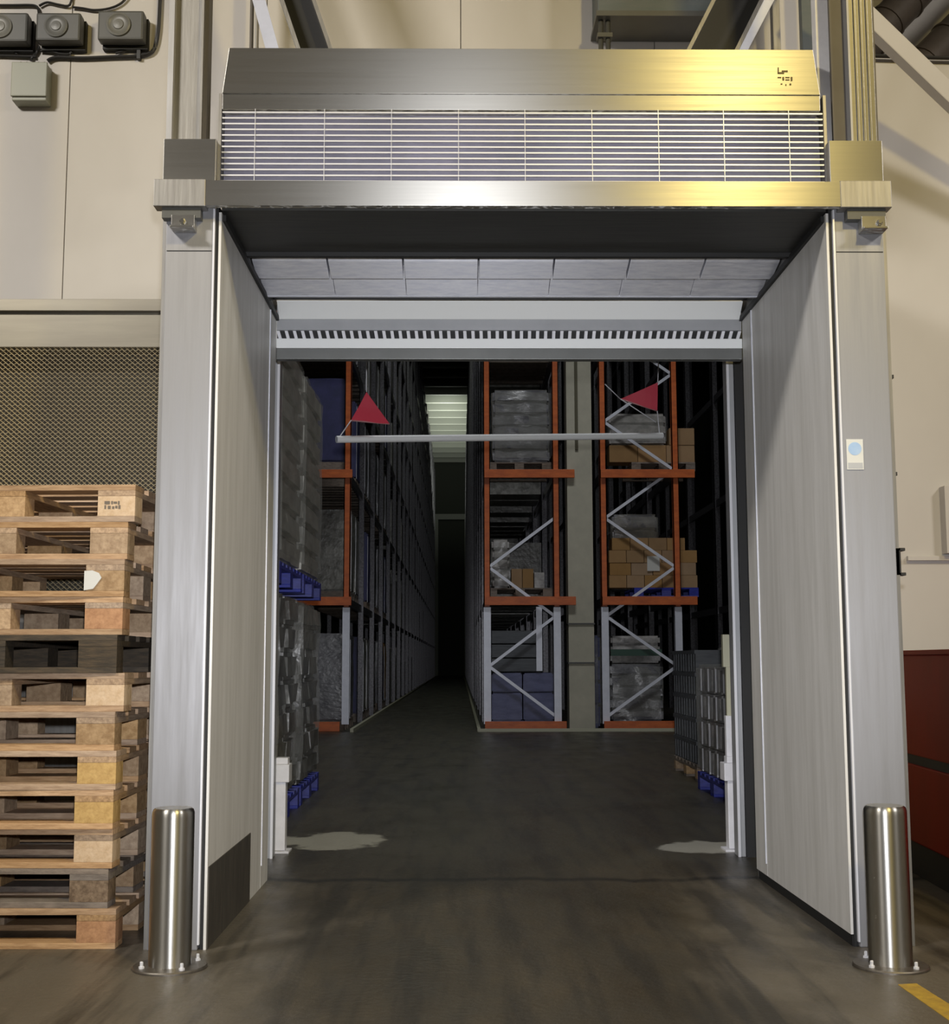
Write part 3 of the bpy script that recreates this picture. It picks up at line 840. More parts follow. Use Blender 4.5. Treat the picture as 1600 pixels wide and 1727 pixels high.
cable([(-30, 94), (0, 94), (30, 95), (60, 96)], 'black cable running from the left edge to above the junction box', .008)
cable([(80, 103), (95, 97), (140, 98), (190, 96), (235, 94), (258, 86), (266, 60), (269, 20), (271, -40)], 'thick black cable rising beside the left upper post', .011)
cable([(66, 78), (62, 88), (55, 96), (52, 103)], 'short black cable dropping from the middle sounder into the junction box', .008)
cable([(-30, 9), (20, 9), (55, 9), (64, 14), (66, 26)], 'black cable entering the middle sounder from the top left', .008)
cable([(66, 10), (80, 4), (100, 8), (118, 8), (122, -20)], 'short looped black cable above the middle sounder', .007)
cable([(122, 12), (140, 14), (160, 17), (185, 14), (205, 5), (218, -10)], 'sagging black cable between the middle and rightmost sounders', .007)
cable([(68, 86), (90, 88), (100, 91), (118, 91), (120, 80)], 'black cable looping below the middle sounder', .008)
cable([(195, 90), (212, 85), (222, 77)], 'short black cable below the rightmost sounder', .007)
cable([(-20, 84), (15, 85), (26, 89), (28, 92)], 'black cable below the leftmost sounder', .007)
tag(obj('cable_clip', MB().box(X(236, 95, YW) - .01, X(236, 95, YW) + .01, YW - .035, YW, Z(236, 103, YW), Z(236, 87, YW)), M['cable']), 'small black cable clip below the rightmost sounder', 'cable clip')

# ------------------------------------------------------------------ structure behind the hood
def strut(px0, py0, px1, py1, y0, y1, wpx, dep, mats, lab, name='brace', cat='brace'):
    """channel brace between two points: dark web, metal flanges"""
    a = Vector((X(px0, py0, y0), y0, Z(px0, py0, y0))); c = Vector((X(px1, py1, y1), y1, Z(px1, py1, y1)))
    ww = wpx / FPX * (y0 + y1) / 2
    t = thing(name, lab, cat, tuple(a))
    d = (c - a).normalized(); side = d.cross(Vector((0, 1, 0))).normalized()
    obj('web', MB().bar(a, c, ww, .012), mats[0], t)
    for s in (-1, 1):
        p = side * s * ww / 2 + Vector((0, -dep / 2, 0))
        obj('flange', MB().bar(a + p, c + p, .018, dep), mats[1], t)
    return t
strut(545, 130, 330, -500, 5.9, 6.1, 52, .10, (M['black'], M['steel_dull']), 'dark diagonal steel channel rising behind the left end of the hood')
strut(1180, 130, 1495, -500, 5.9, 6.1, 74, .10, (M['black'], M['steel_dull']), 'dark diagonal steel channel rising behind the right end of the hood')
a = [(X(472, 130, 6.2), 6.2, Z(472, 130, 6.2)), (X(300, -500, 6.4), 6.4, Z(300, -500, 6.4))]
tag(obj('brace', MB().bar(*a, .065, .05), M['galv']), 'slim grey diagonal brace behind the hood, left of the dark channel', 'brace')
a = [(X(1225, 130, 6.2), 6.2, Z(1225, 130, 6.2)), (X(1557, -500, 6.4), 6.4, Z(1557, -500, 6.4))]
tag(obj('brace', MB().bar(*a, .065, .05), M['galv']), 'slim grey diagonal brace behind the hood, right of the dark channel', 'brace')
def vpost(px0, px1, y, m_, lab, py=40, zlo=None, name='hanger_post', cat='post'):
    x0, x1 = X(px0, py, y), X(px1, py, y)
    zl = zlo if zlo is not None else Z(800, 120, y)
    tag(obj(name, MB().box(x0, x1, y, y + .06, zl, 6.49), M[m_], bevel=.003), lab, cat)
vpost(421, 425, 6.7, 'roofm', 'thin dark vertical rod left of the braces behind the hood')
vpost(430, 434, 6.7, 'steel_dull', 'thin steel vertical rod close to the left grey brace')
vpost(1303, 1316, 6.7, 'steel_dull', 'narrow brownish steel hanger behind the right end of the hood')
vpost(1352, 1372, 6.7, 'tealbox', 'dark grey vertical duct behind the right end of the hood')
vpost(1375, 1400, YG + .12, 'white', 'pale vertical channel between the hood and the golden post', zlo=z_bot + .1)
bx = (X(1008, 10, 6.7), X(1215, 10, 6.7)); bz = Z(1100, 28, 6.7)
t = thing('cable_tray_box', 'dark teal grey box high on the wall above the hood, cut by the top edge', 'switch box', ((bx[0] + bx[1]) / 2, 6.8, bz))
obj('box_body', MB().box(bx[0], bx[1], 6.7, 6.99, bz + .03, bz + .55), M['tealbox'], t, bevel=.006)
obj('box_skirt', MB().box(bx[0] - .01, bx[1] + .01, 6.69, 6.99, bz, bz + .03), M['boxgrey'], t)
for px in (1013, 1025):
    obj('conduit', MB().tube([(X(px, 60, 6.75), 6.75, bz), (X(px, 60, 6.75), 6.75, 3.9)], .014, 8), M['boxgrey'], t)
obj('conduit_clip', MB().box(X(1007, 62, 6.74), X(1032, 62, 6.74), 6.72, 6.78, Z(1020, 66, 6.75), Z(1020, 59, 6.75)), M['boxgrey'], t)
cable([(1462, 94), (1500, 95), (1560, 97), (1660, 99)], 'dark cable along the top edge of the right wall', .012, None, y=YW - .04)

# diagonal pale brace, dark ducts at the top right
a = Vector((X(1370, -57, 6.2), 6.2, Z(1370, -57, 6.2))); c = Vector((X(1930, 480, 6.92), 6.92, Z(1930, 480, 6.92)))
t = thing('wall_brace', 'pale grey diagonal square tube crossing the top right corner', 'brace', tuple(a))
obj('tube', MB().bar(a, c, .096, .08), M['wallp'], t, bevel=.006)
for i, (p0, p1, lab) in enumerate((((1395, 145), (1890, -400), 'first dark round duct behind the diagonal tube at the top right'),
                                   ((1480, 186), (2060, -408), 'second dark round duct, further into the top right corner'))):
    y = 8.5 + i * .1
    A = Vector((X(*p0, y), y, Z(*p0, y))); B = Vector((X(*p1, y), y + .5, Z(*p1, y)))
    t = thing('duct', lab, 'duct', tuple(A), group=None)
    obj('duct_pipe', MB().tube([A, B], .13, 20), M['duct'], t)
    for k in range(1, 14):
        q_ = A.lerp(B, k / 14); d_ = (B - A).normalized() * .012
        obj('duct_band', MB().tube([q_ - d_, q_ + d_], .14, 20), M['duct'], t)

# rail and box on the right wall
tag(obj('wall_rail', MB().box(X(1528, 942, YW), 3.6, YW - .03, YW, Z(1560, 946, YW), Z(1560, 938, YW)), M['wallp'], bevel=.003),
    'thin horizontal rail on the right wall above the red machine', 'rail')
tag(obj('wall_duct', MB().box(X(1592, 870, YW - .06), X(1592, 870, YW - .06) + .3, YW - .08, YW, Z(1595, 935, YW), Z(1595, 822, YW)), M['wallp'], bevel=.004),
    'pale box on the right wall at the right edge of the photo', 'wall box')

# ------------------------------------------------------------------ red machine on the right
p0 = Vector((2.335, 6.55, 0)); dr = Vector((.135, 1, 0)).normalized()
g0 = ground(1600, 1513); g1 = ground(1541, 1479)
dr = (Vector((g1[0], g1[1], 0)) - Vector((g0[0], g0[1], 0))).normalized()
st_ = Vector((g0[0], g0[1], 0)) - dr * .9
ang = math.atan2(dr.x, dr.y)
t = thing('red_skip', 'red painted steel container with a dark groove on a black base, right of the doorway', 'container', tuple(st_), -ang)
Lr, Wr = 1.75, 1.6
def lobj(nm, mb, mt, par, bevel=0, label=None):
    o = bpy.data.objects.new(nm, finish_mesh(nm, mb, mt, Vector((0, 0, 0)), bevel)); COL.objects.link(o); o.parent = par
    if label: o['label'] = label
    return o
lobj('lower_body', MB().box(0, Wr, 0, Lr, .17, .545), M['red'], t, .008)
lobj('groove', MB().box(.012, Wr - .01, .01, Lr - .01, .545, .59), M['black'], t, label='dark horizontal groove')
lobj('upper_body', MB().box(0, Wr, 0, Lr, .59, 1.075), M['red'], t, .008)
lobj('top_rim', MB().box(-.012, Wr, -.012, Lr + .01, 1.075, 1.098), M['red'], t, .004)
lobj('base_skirt', MB().box(.03, Wr - .03, .03, Lr - .03, .0, .17), M['black'], t, .004, label='black base')
gq = ground(1548, 1455)
tag(obj('timber_offcut', MB().box(gq[0] - .06, gq[0] + .045, gq[1] + .1, gq[1] + .35, 0, .04), M['woodgrey'], bevel=.004), 'pale offcut lying on the floor behind the right bollard', 'offcut')

# ------------------------------------------------------------------ store: blue pallets and wrapped loads
protoBlue = make_pallet(1.0, 1.2, M['bluewood'], M['bluewood'], M['bluewood'], nb=7, name='blue_pallet')
kBlue = kids_of(protoBlue)
blue_used = [False]


def blue(loc, lab, rz=0, grp='blue painted pallets inside the store'):
    if not blue_used[0]:
        blue_used[0] = True; o = protoBlue; o.location = loc; o.rotation_euler = (0, 0, rz)
    else: o = dup(protoBlue, kBlue, loc, rz)
    return tag(o, lab, 'pallet', grp)


def lumpy(x0, x1, y0, y1, z0, z1, seed, amp=.02, seg=.12, bev=.03):
    """box skin with slumped, uneven sides"""
    mb = MB(); bm = bmesh.new()
    bmesh.ops.create_cube(bm, size=1)
    for v in bm.verts:
        v.co = Vector(((x0 + x1) / 2 + v.co.x * (x1 - x0), (y0 + y1) / 2 + v.co.y * (y1 - y0), (z0 + z1) / 2 + v.co.z * (z1 - z0)))
    bmesh.ops.bevel(bm, geom=bm.edges[:], offset=bev, segments=2, affect='EDGES')
    cuts = max(2, int(max(x1 - x0, y1 - y0) / seg))
    bmesh.ops.subdivide_edges(bm, edges=[e for e in bm.edges if e.calc_length() > seg * 1.5], cuts=cuts, use_grid_fill=True)
    c = Vector(((x0 + x1) / 2, (y0 + y1) / 2, (z0 + z1) / 2))
    for v in bm.verts:
        nz = noise.noise(v.co * 4 + Vector((seed, seed * 2, 0)))
        out = (v.co - c); out.z = 0
        if out.length: v.co += out.normalized() * nz * amp * 2
        if v.co.z > z0 + .02: v.co.z += noise.noise(v.co * 3.1 + Vector((seed * 3, 0, 1))) * amp * .5
    bm.verts.index_update()
    mb.v = [tuple(v.co) for v in bm.verts]; mb.f = [tuple(v.index for v in f.verts) for f in bm.faces]; mb.smooth = True
    bm.free(); return mb


def load(x0, x1, y0, y1, z0, z1, m_, nl, lab, seed, amp=.018, film=True, grp=None, cat='wrapped load', name='wrapped_load', cols=1):
    t = thing(name, lab, cat, ((x0 + x1) / 2, (y0 + y1) / 2, z0), group=grp)
    h = (z1 - z0) / nl
    for k in range(nl):
        for c in range(cols):
            ya, yb = y0 + (y1 - y0) * c / cols, y0 + (y1 - y0) * (c + 1) / cols
            j = rnd.uniform(-.006, .006)
            obj('goods_layer' if cols == 1 else 'pack', lumpy(x0 + .02 + j, x1 - .02 + j, ya + .002, yb - .002, z0 + h * k + .001, z0 + h * (k + 1) - .001, seed + k + c * .37, amp), m_, t)
    if film:
        obj('film_wrap', lumpy(x0, x1, y0 - .01, y1 + .01, z0 + .02, z1 + .01, seed + 9, amp * .8, bev=.05), M['film'], t, label='clear stretch film')
    return t


# left: two deep, two high along the wall side, right faces at about x = -1.14
xf = -1.165
for d_, yy in ((0, 8.25), (1, 9.53)):
    blue((xf, yy, 0), ('nearest floor level blue pallet inside the left side of the opening', 'second floor level blue pallet behind the nearest one on the left')[d_])
    load(xf - 1.0, xf, yy, yy + 1.19, .15, 1.50, M['goodsdark'], 7, ('nearest lower wrapped load of dark packs on a blue pallet on the left',
         'lower wrapped load of dark packs behind the nearest one on the left')[d_], 3 + d_ * 5, .02, cols=2, grp='wrapped loads stacked left of the opening')
    blue((xf + .0, yy, 1.555), ('upper blue pallet resting on the nearest lower wrapped load at left', 'upper blue pallet resting on the rear lower wrapped load at left')[d_])
    load(xf - 1.0, xf, yy, yy + 1.2, 1.705, 3.25, M['goods'], 8, ('nearest upper wrapped pale grey load, just inside the left of the opening',
         'rear upper wrapped pale grey load at the left, behind the nearest one')[d_], 13 + d_ * 5, .012, cols=1, grp='wrapped loads stacked left of the opening')

# right: wrapped trays on a blue pallet, dark crates on a timber pallet behind
xr = 1.965
blue((xr + 1.0, 9.5, 0), 'blue pallet on the floor inside the right side of the opening')
t = thing('wrapped_load', 'wrapped load of pale ribbed trays on the right blue pallet', 'wrapped load', (xr + .5, 10.1, .144), group='loads standing at the right')
for k in range(4):
    for c in range(4):
        obj('tray', lumpy(xr + .02, xr + .98, 9.5 + c * .3 + .003, 9.8 + c * .3 - .003, .145 + k * .215, .145 + (k + 1) * .215 - .01, k * 4 + c, .006, .2, .02), M['goodswhite'], t)
        obj('tray_strap', MB().box(xr + .004, xr + .016, 9.6 + c * .3, 9.612 + c * .3, .16 + k * .215, .145 + (k + 1) * .215 - .02), M['white'], t)
obj('film_wrap', lumpy(xr, xr + 1, 9.49, 10.71, .15, 1.02, 33, .008, bev=.03), M['film'], t, label='clear stretch film')
pt = make_pallet(1.0, 1.2, M['woodgrey'], M['woodgrey'], M['block'], nb=7)
tag(pt, 'timber pallet under the dark crates at the right of the store', 'pallet'); pt.location = (2.07 + 1.0, 11.3, 0)
t = thing('crate_stack', 'stack of dark blue grey plastic crates behind the pale trays on the right', 'crates', (2.57, 11.9, .144))
for k in range(5):
    for c in range(3):
        z0 = .145 + k * .2; y0 = 11.3 + c * .4
        mb = MB().box(2.08, 2.56, y0 + .004, y0 + .396, z0, z0 + .185)
        mb.box(2.07, 2.57, y0, y0 + .4, z0 + .165, z0 + .198)
        for q_ in range(3): mb.box(2.073, 2.08, y0 + .07 + q_ * .12, y0 + .085 + q_ * .12, z0 + .01, z0 + .165)
        obj('crate', mb, M['greytote'], t)
load(2.75, 3.6, 12.6, 13.7, 0.0, 1.22, M['goodsgrey'], 5, 'low grey wrapped load behind the dark crates at the right', 77, .015)

# ------------------------------------------------------------------ racks
LV = [.10, 1.90, 3.87, 5.82, 7.77, 9.72, 11.67, 13.6]
YE = 89.0
BAY = 2.8


def rack(x0, x1, lab, faces, first=YR, nnear=6, endbeam=None, braces_white=True, floor_guard=True, flip=False):
    """uprights at x0 and x1 every bay; faces lists which x carry the long beams"""
    t = thing('pallet_rack', lab, 'pallet rack', ((x0 + x1) / 2, first, 0))
    uw = .10
    nb_ = int((YE - first) / BAY)
    far = MB()
    far_b = MB()
    for k in range(nb_ + 1):
        y = first + k * BAY
        for xx in (x0, x1):
            if k < 1:
                obj('upright', MB().box(xx - uw / 2, xx + uw / 2, y, y + .03, LV[1] - .02, 14.2).box(xx - uw / 2, xx - uw / 2 + .012, y, y + .09, LV[1] - .02, 14.2)
                    .box(xx + uw / 2 - .012, xx + uw / 2, y, y + .09, LV[1] - .02, 14.2), M['orange'], t)
                obj('upright_foot', MB().box(xx - uw / 2 - .005, xx + uw / 2 + .005, y - .005, y + .035, .10, LV[1] - .03)
                    .box(xx - uw / 2 - .005, xx - uw / 2 + .012, y - .012, y + .10, .10, LV[1] - .03), M['galv'], t, label='galvanised lower length of the upright')
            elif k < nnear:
                obj('upright', MB().box(xx - uw / 2, xx + uw / 2, y, y + .03, 0, 14.2).box(xx - uw / 2, xx - uw / 2 + .012, y, y + .09, 0, 14.2), M['shadedrack'], t)
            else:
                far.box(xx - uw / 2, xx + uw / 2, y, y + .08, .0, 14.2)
        if k < 1 and x1 > 0:
            zb = .22; s = 1 if flip else 0
            while zb < (3.2 if x1 < 2 else 7):
                a = (x0 + .04, y + .05, zb) if s else (x1 - .04, y + .05, zb)
                c = (x1 - .04, y + .05, zb + .74) if s else (x0 + .04, y + .05, zb + .74)
                obj('frame_brace', MB().bar(a, c, .045, .02), M['galv'], t)
                zb += .76; s = 1 - s
    for k in range(nb_):
        y = first + k * BAY
        for xx in faces:
            for L_ in LV[1:]:
                if k < nnear: obj('shelf_beam', MB().box(xx - .025, xx + .025, y + .09, y + BAY, L_ - .0, L_ + .12), M['shadedrack'], t)
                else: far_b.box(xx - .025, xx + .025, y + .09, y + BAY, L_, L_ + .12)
    obj('distant_uprights', far, M['shadedrack'], t, kind='stuff')
    obj('distant_beams', far_b, M['shadedrack'], t, kind='stuff')
    if endbeam:
        for L_ in LV[:4]:
            o0, o1 = endbeam
            obj('end_beam', MB().box(o0, o1 - (.16 if L_ < 1 else 0), first - .07, first - .015, L_ - (.10 if L_ < 1 else .0), L_ + (.04 if L_ < 1 else .13)), M['orange'], t, bevel=.004)
    return t


lx0, lx1 = -2.86, X(585, 900, YR)
cx0, cx1 = X(821, 900, YR), X(938, 900, YR)
rx0, rx1 = X(1018, 900, YR), X(1141, 900, YR)
rack(lx0, lx1, 'long orange pallet rack row on the left of the dark aisle', (lx1,), nnear=8, endbeam=(lx0 - .05, lx1 + .08))
rack(cx0, cx1, 'long orange pallet rack row right of the aisle, left of the concrete column', (cx0, cx1), endbeam=(cx0 - .04, X(968, 800, YR)))
rack(rx0, rx1, 'orange pallet rack right of the concrete column, holding brown cartons', (rx0, rx1), nnear=3, endbeam=(rx0 - .04, X(1170, 800, YR)), flip=True)
rack(4.75, 5.85, 'unlit pallet rack at the far right of the store', (4.75,), first=20.5, nnear=4)
# kerb rails on the floor
tag(obj('floor_rail', MB().box(X(806, 1236, YR - .3), 8, YR - .32, YR - .26, 0, .045), M['cream']), 'low pale rail on the floor in front of the centre and right racks', 'floor rail')
tag(obj('floor_rail', MB().box(lx1 + .10, lx1 + .15, YR - .3, 88, 0, .05), M['cream']), 'low rail along the foot of the left rack into the aisle', 'floor rail')
tag(obj('floor_rail', MB().box(cx0 - .16, cx0 - .11, YR - .25, 88, 0, .05), M['cream']), 'low rail along the foot of the right rack row into the aisle', 'floor rail')

# concrete column
c0, c1 = X(957, 900, YR), X(1000, 900, YR)
t = thing('concrete_column', 'square pale concrete column between two orange racks', 'column', ((c0 + c1) / 2, YR + .2, 0))
obj('shaft', MB().box(c0, c1, YR + .02, YR + .42, 0, 15.4), M['concretecol'], t, bevel=.01)
obj('conduit', MB().box(X(969, 700, YR), X(974, 700, YR), YR - .01, YR + .02, LV[2] + .45, 15.4), mat('conduit_dark', (.10, .09, .05), .6), t)
for py in (1052, 1118):
    z = Z(975, py, YR); obj('band', MB().box(c0 - .01, c1 + .01, YR + .0, YR + .43, z - .012, z + .012), M['boxgrey'], t)

# end stops of pallets: timber pallets in the racks
protoR = make_pallet(1.0, 1.2, M['woodgrey'], M['woodgrey'], M['woodgrey'], nb=7)
kR = kids_of(protoR); r_used = [False]
def rackpallet(loc, lab):
    if not r_used[0]: r_used[0] = True; o = protoR; o.location = loc
    else: o = dup(protoR, kR, loc)
    tag(o, lab, 'pallet', 'timber pallets in the racks')
TB = .13
YL = YR + .14
# centre rack: level 0 totes, level 1 mixed cartons, level 2 big wrapped load
xa, xb = X(829, 1170, YL), X(940, 1170, YL) - .06
xm = (xa + xb) / 2
t = thing('blue_tote_stack', 'four blue wrapped totes at the bottom of the centre rack', 'totes', (xm, YL + .5, .0), group=None)
z_a, z_b, z_c = .14, Z(880, 1168, YL), Z(880, 1135, YL)
for (p, q_) in ((xa, xm - .01), (xm + .01, xb)):
    obj('tote', lumpy(p, q_, YL, YL + 1.0, z_a, z_b - .005, p, .006, .2, .02), M['bluetote'], t)
    obj('tote', lumpy(p, q_, YL, YL + 1.0, z_b + .005, z_c, p + 3, .006, .2, .02), M['bluetote'], t)
obj('tote_base', MB().box(xa, xb, YL, YL + 1.0, 0, .14), M['bluetote'], t)
xg = X(905, 1100, YL)
t = thing('grey_box_load', 'dark grey ribbed box load resting on the blue totes in the centre rack', 'box load', ((xa + xg) / 2, YL + .5, z_c + .02))
zt = Z(870, 1064, YL)
for k in range(3):
    obj('box_tier', MB().box(xa, xg, YL + .02, YL + 1.0, z_c + .02 + k * (zt - z_c) / 3, z_c + .005 + (k + 1) * (zt - z_c) / 3), M['greytote'], t, bevel=.01)
tag(obj('hanging_strip', MB().box(X(904, 1080, YL), X(914, 1080, YL), YL - .02, YL + .03, z_c + .03, LV[1] - .02), M['galv']),
    'pale vertical metal strip inside the centre rack, right of the dark grey box load', 'metal strip')

def cartons(x0, x1, y0, rows, mat_, lab, z0, name='carton', grp=None, dy=.4):
    k = 0
    for ri, (n_, h, xs0, xs1) in enumerate(rows):
        wd = (xs1 - xs0) / n_
        for i in range(n_):
            rown = ('bottom', 'second', 'third', 'topmost')[min(ri, 3)]
            o = obj(name, MB().box(xs0 + wd * i + .004, xs0 + wd * (i + 1) - .004, y0 + rnd.uniform(0, .012), y0 + dy, z0 + .001, z0 + h - .002), mat_, bevel=.004)
            tag(o, lab.replace('@', ('leftmost', 'second from left', 'third from left', 'fourth from left', 'rightmost')[i if i < n_ - 1 or n_ == 1 else 4]).replace('#', rown), 'carton', grp)
        z0 += h
    return z0


rackpallet((cx1 - .06, YL, LV[1] + TB), 'timber pallet on the first shelf of the centre rack')
z0 = LV[1] + TB + PH
cartons(0, 0, YL + .02, [(2, .30, X(862, 990, YL), X(900, 990, YL))], M['carton'], '@ dark brown carton on the first shelf of the centre rack', z0, grp='cartons on the centre rack shelf')
tag(obj('white_carton', MB().box(X(901, 990, YL), X(918, 990, YL), YL + .01, YL + .4, z0, z0 + .24), M['goodswhite'], bevel=.004), 'small pale carton at the right of the first centre shelf', 'carton')
load(X(828, 960, YL), X(861, 960, YL), YL + .02, YL + .9, z0, z0 + .75, M['goodswhite'], 5, 'glossy white wrapped bundle at the left of the first centre shelf', 51, .02)
rackpallet((cx1 - .06, YL, LV[2] + TB), 'timber pallet on the second shelf of the centre rack')
z0 = LV[2] + TB + PH
load(X(829, 720, YL), X(928, 720, YL), YL, YL + 1.1, z0, Z(870, 658, YL), M['goodsgrey'], 6, 'tall glossy grey wrapped load on the second shelf of the centre rack', 61, .025)

# right rack
xa, xb = X(1024, 780, YL), X(1172, 780, YL)
YB = YR - .45 + .55
rackpallet((xb, YL + .0, LV[2] + TB), 'timber pallet under brown cartons on the upper shelf of the right rack')
z0 = LV[2] + TB + PH
cz = (Z(1100, 722, YL) - z0) / 2
cartons(0, 0, YL, [(3, cz, xa + .03, xb)], M['carton'], '@ brown carton in the lower row, upper shelf of the right rack', z0, grp='brown cartons on the upper right shelf')
cartons(0, 0, YL, [(1, cz, X(1128, 740, YL), xb)], M['carton'], 'single brown carton at the right on top of the row, upper right shelf', z0 + cz)
load(X(1025, 720, YL), X(1124, 720, YL), YL, YL + 1.0, z0 + cz, Z(1070, 698, YL), M['goodswhite'], 3, 'pale wrapped goods on brown cartons, upper shelf of the right rack', 71, .012)
blue((X(1178, 1000, YL), YL, LV[1] + TB), 'blue pallet under brown cartons on the lower shelf of the right rack')
z0 = LV[1] + TB + PH
h1 = (Z(1100, 907, YL) - z0) / 4
cartons(0, 0, YL, [(5, h1, xa, xb), (4, h1, xa + .01, xb - .02), (5, h1, xa, xb - .0), (4, h1, xa + .05, X(1155, 900, YL))], M['carton'],
        '@ brown carton in the # row, lower shelf of the right rack', z0, grp='brown cartons on the lower right shelf')
tag(obj('paper_label', MB().box(X(1091, 950, YL), X(1112, 950, YL), YL - .012, YL - .002, Z(1100, 963, YL), Z(1100, 938, YL)), M['paper']), 'white paper label stuck on the brown cartons of the lower right shelf', 'label')
load(X(1036, 890, YL), X(1118, 890, YL), YL + .45, YL + 1.2, z0, Z(1080, 868, YL + .45), M['goodsgrey'], 5, 'grey wrapped load behind the brown cartons of the right rack', 81, .02)
load(X(1004, 1140, YL), X(1022, 1140, YL) - .02, YL + .5, YL + 1.2, .0, Z(1010, 1072, YL + .5), M['bluetote'], 4, 'narrow blue grey load between the column and the right rack', 83, .01)
load(X(1027, 1140, YL), X(1119, 1140, YL), YL, YL + 1.1, .13, Z(1080, 1120, YL), M['goodsgrey'], 5, 'grey wrapped load at the bottom of the right rack', 85, .02)
t = load(X(1029, 1140, YL), X(1117, 1140, YL), YL + .02, YL + 1.1, Z(1080, 1118, YL), Z(1080, 1072, YL), M['goodswhite'], 3, 'pale mixed goods with a dark green band, on top of the bottom right load', 87, .01, film=False)
zg0, zg1 = Z(1080, 1106, YL), Z(1080, 1095, YL)
obj('green_band', MB().box(X(1030, 1140, YL), X(1116, 1140, YL), YL - .03, YL - .0, zg0, zg1), mat('dark_green_band', (.03, .08, .055), .5), t)

# loads in the left row and along the aisle
mats = [M['goodsdark'], M['goodsgrey'], M['purple'], M['goodsdark'], M['carton'], M['greytote'], M['goodsgrey']]
def unit_load(seed, m_):
    t = thing('racked_load', 'x', 'wrapped load')
    o = obj('goods', lumpy(-1.02, 0, 0, .84, PH, 1.48, seed, .02, .3, .03), m_, t)
    p = obj('pallet_base', MB().box(-1.02, 0, 0, .12, 0, .1).box(-1.02, 0, .36, .48, 0, .1).box(-1.02, 0, .72, .84, 0, .1).box(-1.02, 0, 0, .84, .1, PH), M['woodgrey'], t)
    s_ = obj('film_glint', MB().box(.004, .010, .06, .075, PH, 1.4), M['slat'], t, label='bright strip standing in for a highlight on the stretch film')  # vertical highlight of the wrap built as a pale strip
    return t
U = [unit_load(i * 3.3, q_) for i, q_ in enumerate(mats)]
UK = [kids_of(u) for u in U]
uu = set()
farl = MB()
floors = ['on the floor', 'on the first shelf', 'on the second shelf', 'on the third shelf', 'on the fourth shelf', 'on the fifth shelf', 'on the sixth shelf', 'on the top shelf']
nth = ['front', 'second', 'third', 'fourth']
for row, xfc in ((0, lx1 - .03), (1, cx0 + .03 + 1.02)):
    for k in range(23):
        y0 = YR + k * BAY + .12
        for li, L_ in enumerate(LV):
            zbase = 0 if li == 0 else L_ + TB
            if zbase > CAMZ + .245 * (y0 + 2.8): continue
            for j in range(3):
                if row == 1 and k == 0 and li < 3: continue
                if rnd.random() < .1: continue
                y = y0 + j * .89
                if k < (4 if row == 0 else 1):
                    q_ = rnd.randrange(len(U)) if (row, k) != (0, 0) else (1, 3, 2, 1, 0, 0, 1, 1)[li]
                    if q_ not in uu: uu.add(q_); o = U[q_]; o.location = (xfc, y, zbase)
                    else: o = dup(U[q_], UK[q_], (xfc, y, zbase))
                    o['label'] = 'dim pallet load %s, %s of the %s bay, %s rack row' % (floors[li], ('nearest', 'middle', 'farthest')[j], nth[k], ('left', 'centre')[row])
                    o['group'] = ('left row ' if row == 0 else 'centre row ') + floors[li] + ' bay ' + nth[k]
                else:
                    farl.box(xfc - 1.0 + rnd.uniform(-.02, .02), xfc + rnd.uniform(-.03, .02) - (0 if row == 0 else .0), y, y + .82, zbase, zbase + rnd.uniform(1.0, 1.5))
for i, u in enumerate(U):
    if i not in uu:
        for c in ALLKIDS(u): bpy.data.objects.remove(c)
        bpy.data.objects.remove(u)
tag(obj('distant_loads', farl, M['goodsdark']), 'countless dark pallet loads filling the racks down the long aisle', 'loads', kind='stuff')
# far end of the aisle
tag(obj('aisle_end_frame', MB().box(-2.0, -1.55, 91.4, 91.6, 0, 11.2).box(.35, .8, 91.4, 91.6, 0, 11.2).box(-2.0, .8, 91.4, 91.6, 11.2, 11.6), M['purlin']),
    'pale frame around the dark far end of the aisle', 'frame')

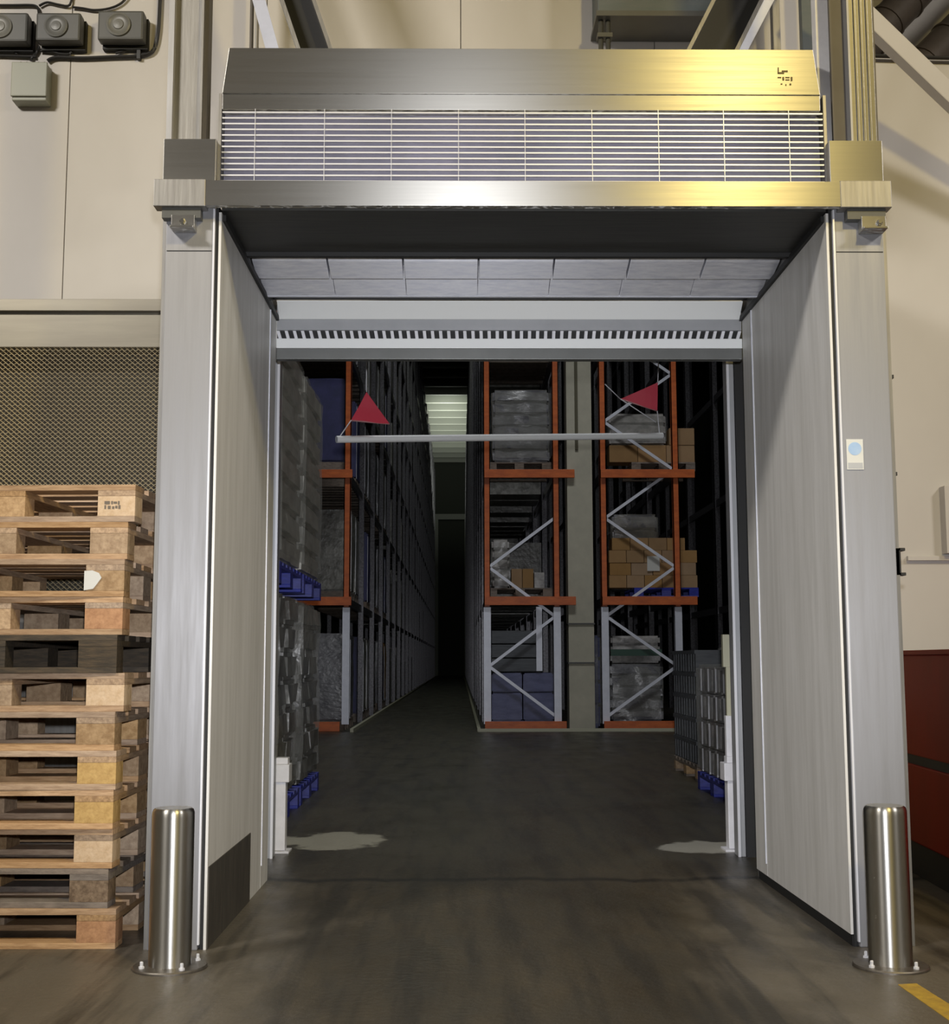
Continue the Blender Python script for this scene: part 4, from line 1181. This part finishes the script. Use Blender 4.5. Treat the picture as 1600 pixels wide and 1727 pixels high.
# ------------------------------------------------------------------ hanging height bar with red pennants
A = Vector((X(568, 741, 9.0), 9.0, Z(568, 741, 9.0))); B = Vector((X(1116, 735, 10.2), 10.2, Z(1116, 735, 10.2)))
t = thing('height_bar', 'white horizontal tube hanging inside the opening below two red pennants', 'height bar', tuple((A + B) / 2))
obj('tube', MB().tube([A, B], .026, 14), mat('white_tube', (.95, .96, .95), .4), t)
for c, s in ((A, 1), (B, -1)):
    d = (B - A).normalized() * s
    obj('end_cap', MB().tube([c - d * .004, c + d * .03], .025, 14), M['galv'], t)
def W(px, py, y): return Vector((X(px, py, y), y, Z(px, py, y)))
def pennant(pts, y0, y1, lab, cords):
    P3 = [W(px, py, yy) for (px, py), yy in zip(pts, (y0, (y0 + y1) / 2, y1))]
    t = thing('pennant', lab, 'pennant', tuple(P3[0]))
    mb = MB(); nrm = (P3[1] - P3[0]).cross(P3[2] - P3[0]).normalized() * .003
    # slightly billowed cloth triangle, subdivided
    N = 6; idx = {}
    for side_ in (1, -1):
        for i in range(N + 1):
            for j in range(N + 1 - i):
                u, v = i / N, j / N; w_ = 1 - u - v
                p = P3[0] * w_ + P3[1] * u + P3[2] * v + nrm * side_ + nrm.normalized() * .03 * math.sin(math.pi * u * 1.3 + 2 * v) * (u * v + v * w_ + u * w_)
                idx[(side_, i, j)] = len(mb.v); mb.v.append(tuple(p))
        for i in range(N):
            for j in range(N - i):
                mb.f.append((idx[(side_, i, j)], idx[(side_, i + 1, j)], idx[(side_, i, j + 1)]))
                if i + j < N - 1: mb.f.append((idx[(side_, i + 1, j)], idx[(side_, i + 1, j + 1)], idx[(side_, i, j + 1)]))
    obj('cloth', mb, M['flag'], t)
    a, b_ = P3[1], P3[2]
    obj('hem', MB().tube([a, b_], .006, 6), mat('pennant_hem', (.5, .25, .25), .6), t, label='pale lower hem')
    for p, q_ in cords: obj('cord', MB().tube([p, q_], .0045, 6), M['white'], t)
pennant([(618, 661), (592, 709), (657, 715)], 9.0, 9.15, 'left red triangular pennant above the white height bar',
        [(W(618, 661, 9.0), W(618, 560, 9.0)), (W(592, 709, 9.05), A + Vector((.02, 0, .02)))])
pennant([(1109, 645), (1046, 673), (1108, 693)], 10.15, 10.2, 'right red triangular pennant above the far end of the white height bar',
        [(W(1109, 645, 10.15), W(1112, 560, 10.15)), (W(1046, 673, 10.17), W(1020, 648, 10.1)), (W(1108, 693, 10.2), B + Vector((-.02, 0, .02))), (W(1046, 673, 10.17), W(1106, 712, 10.2))])
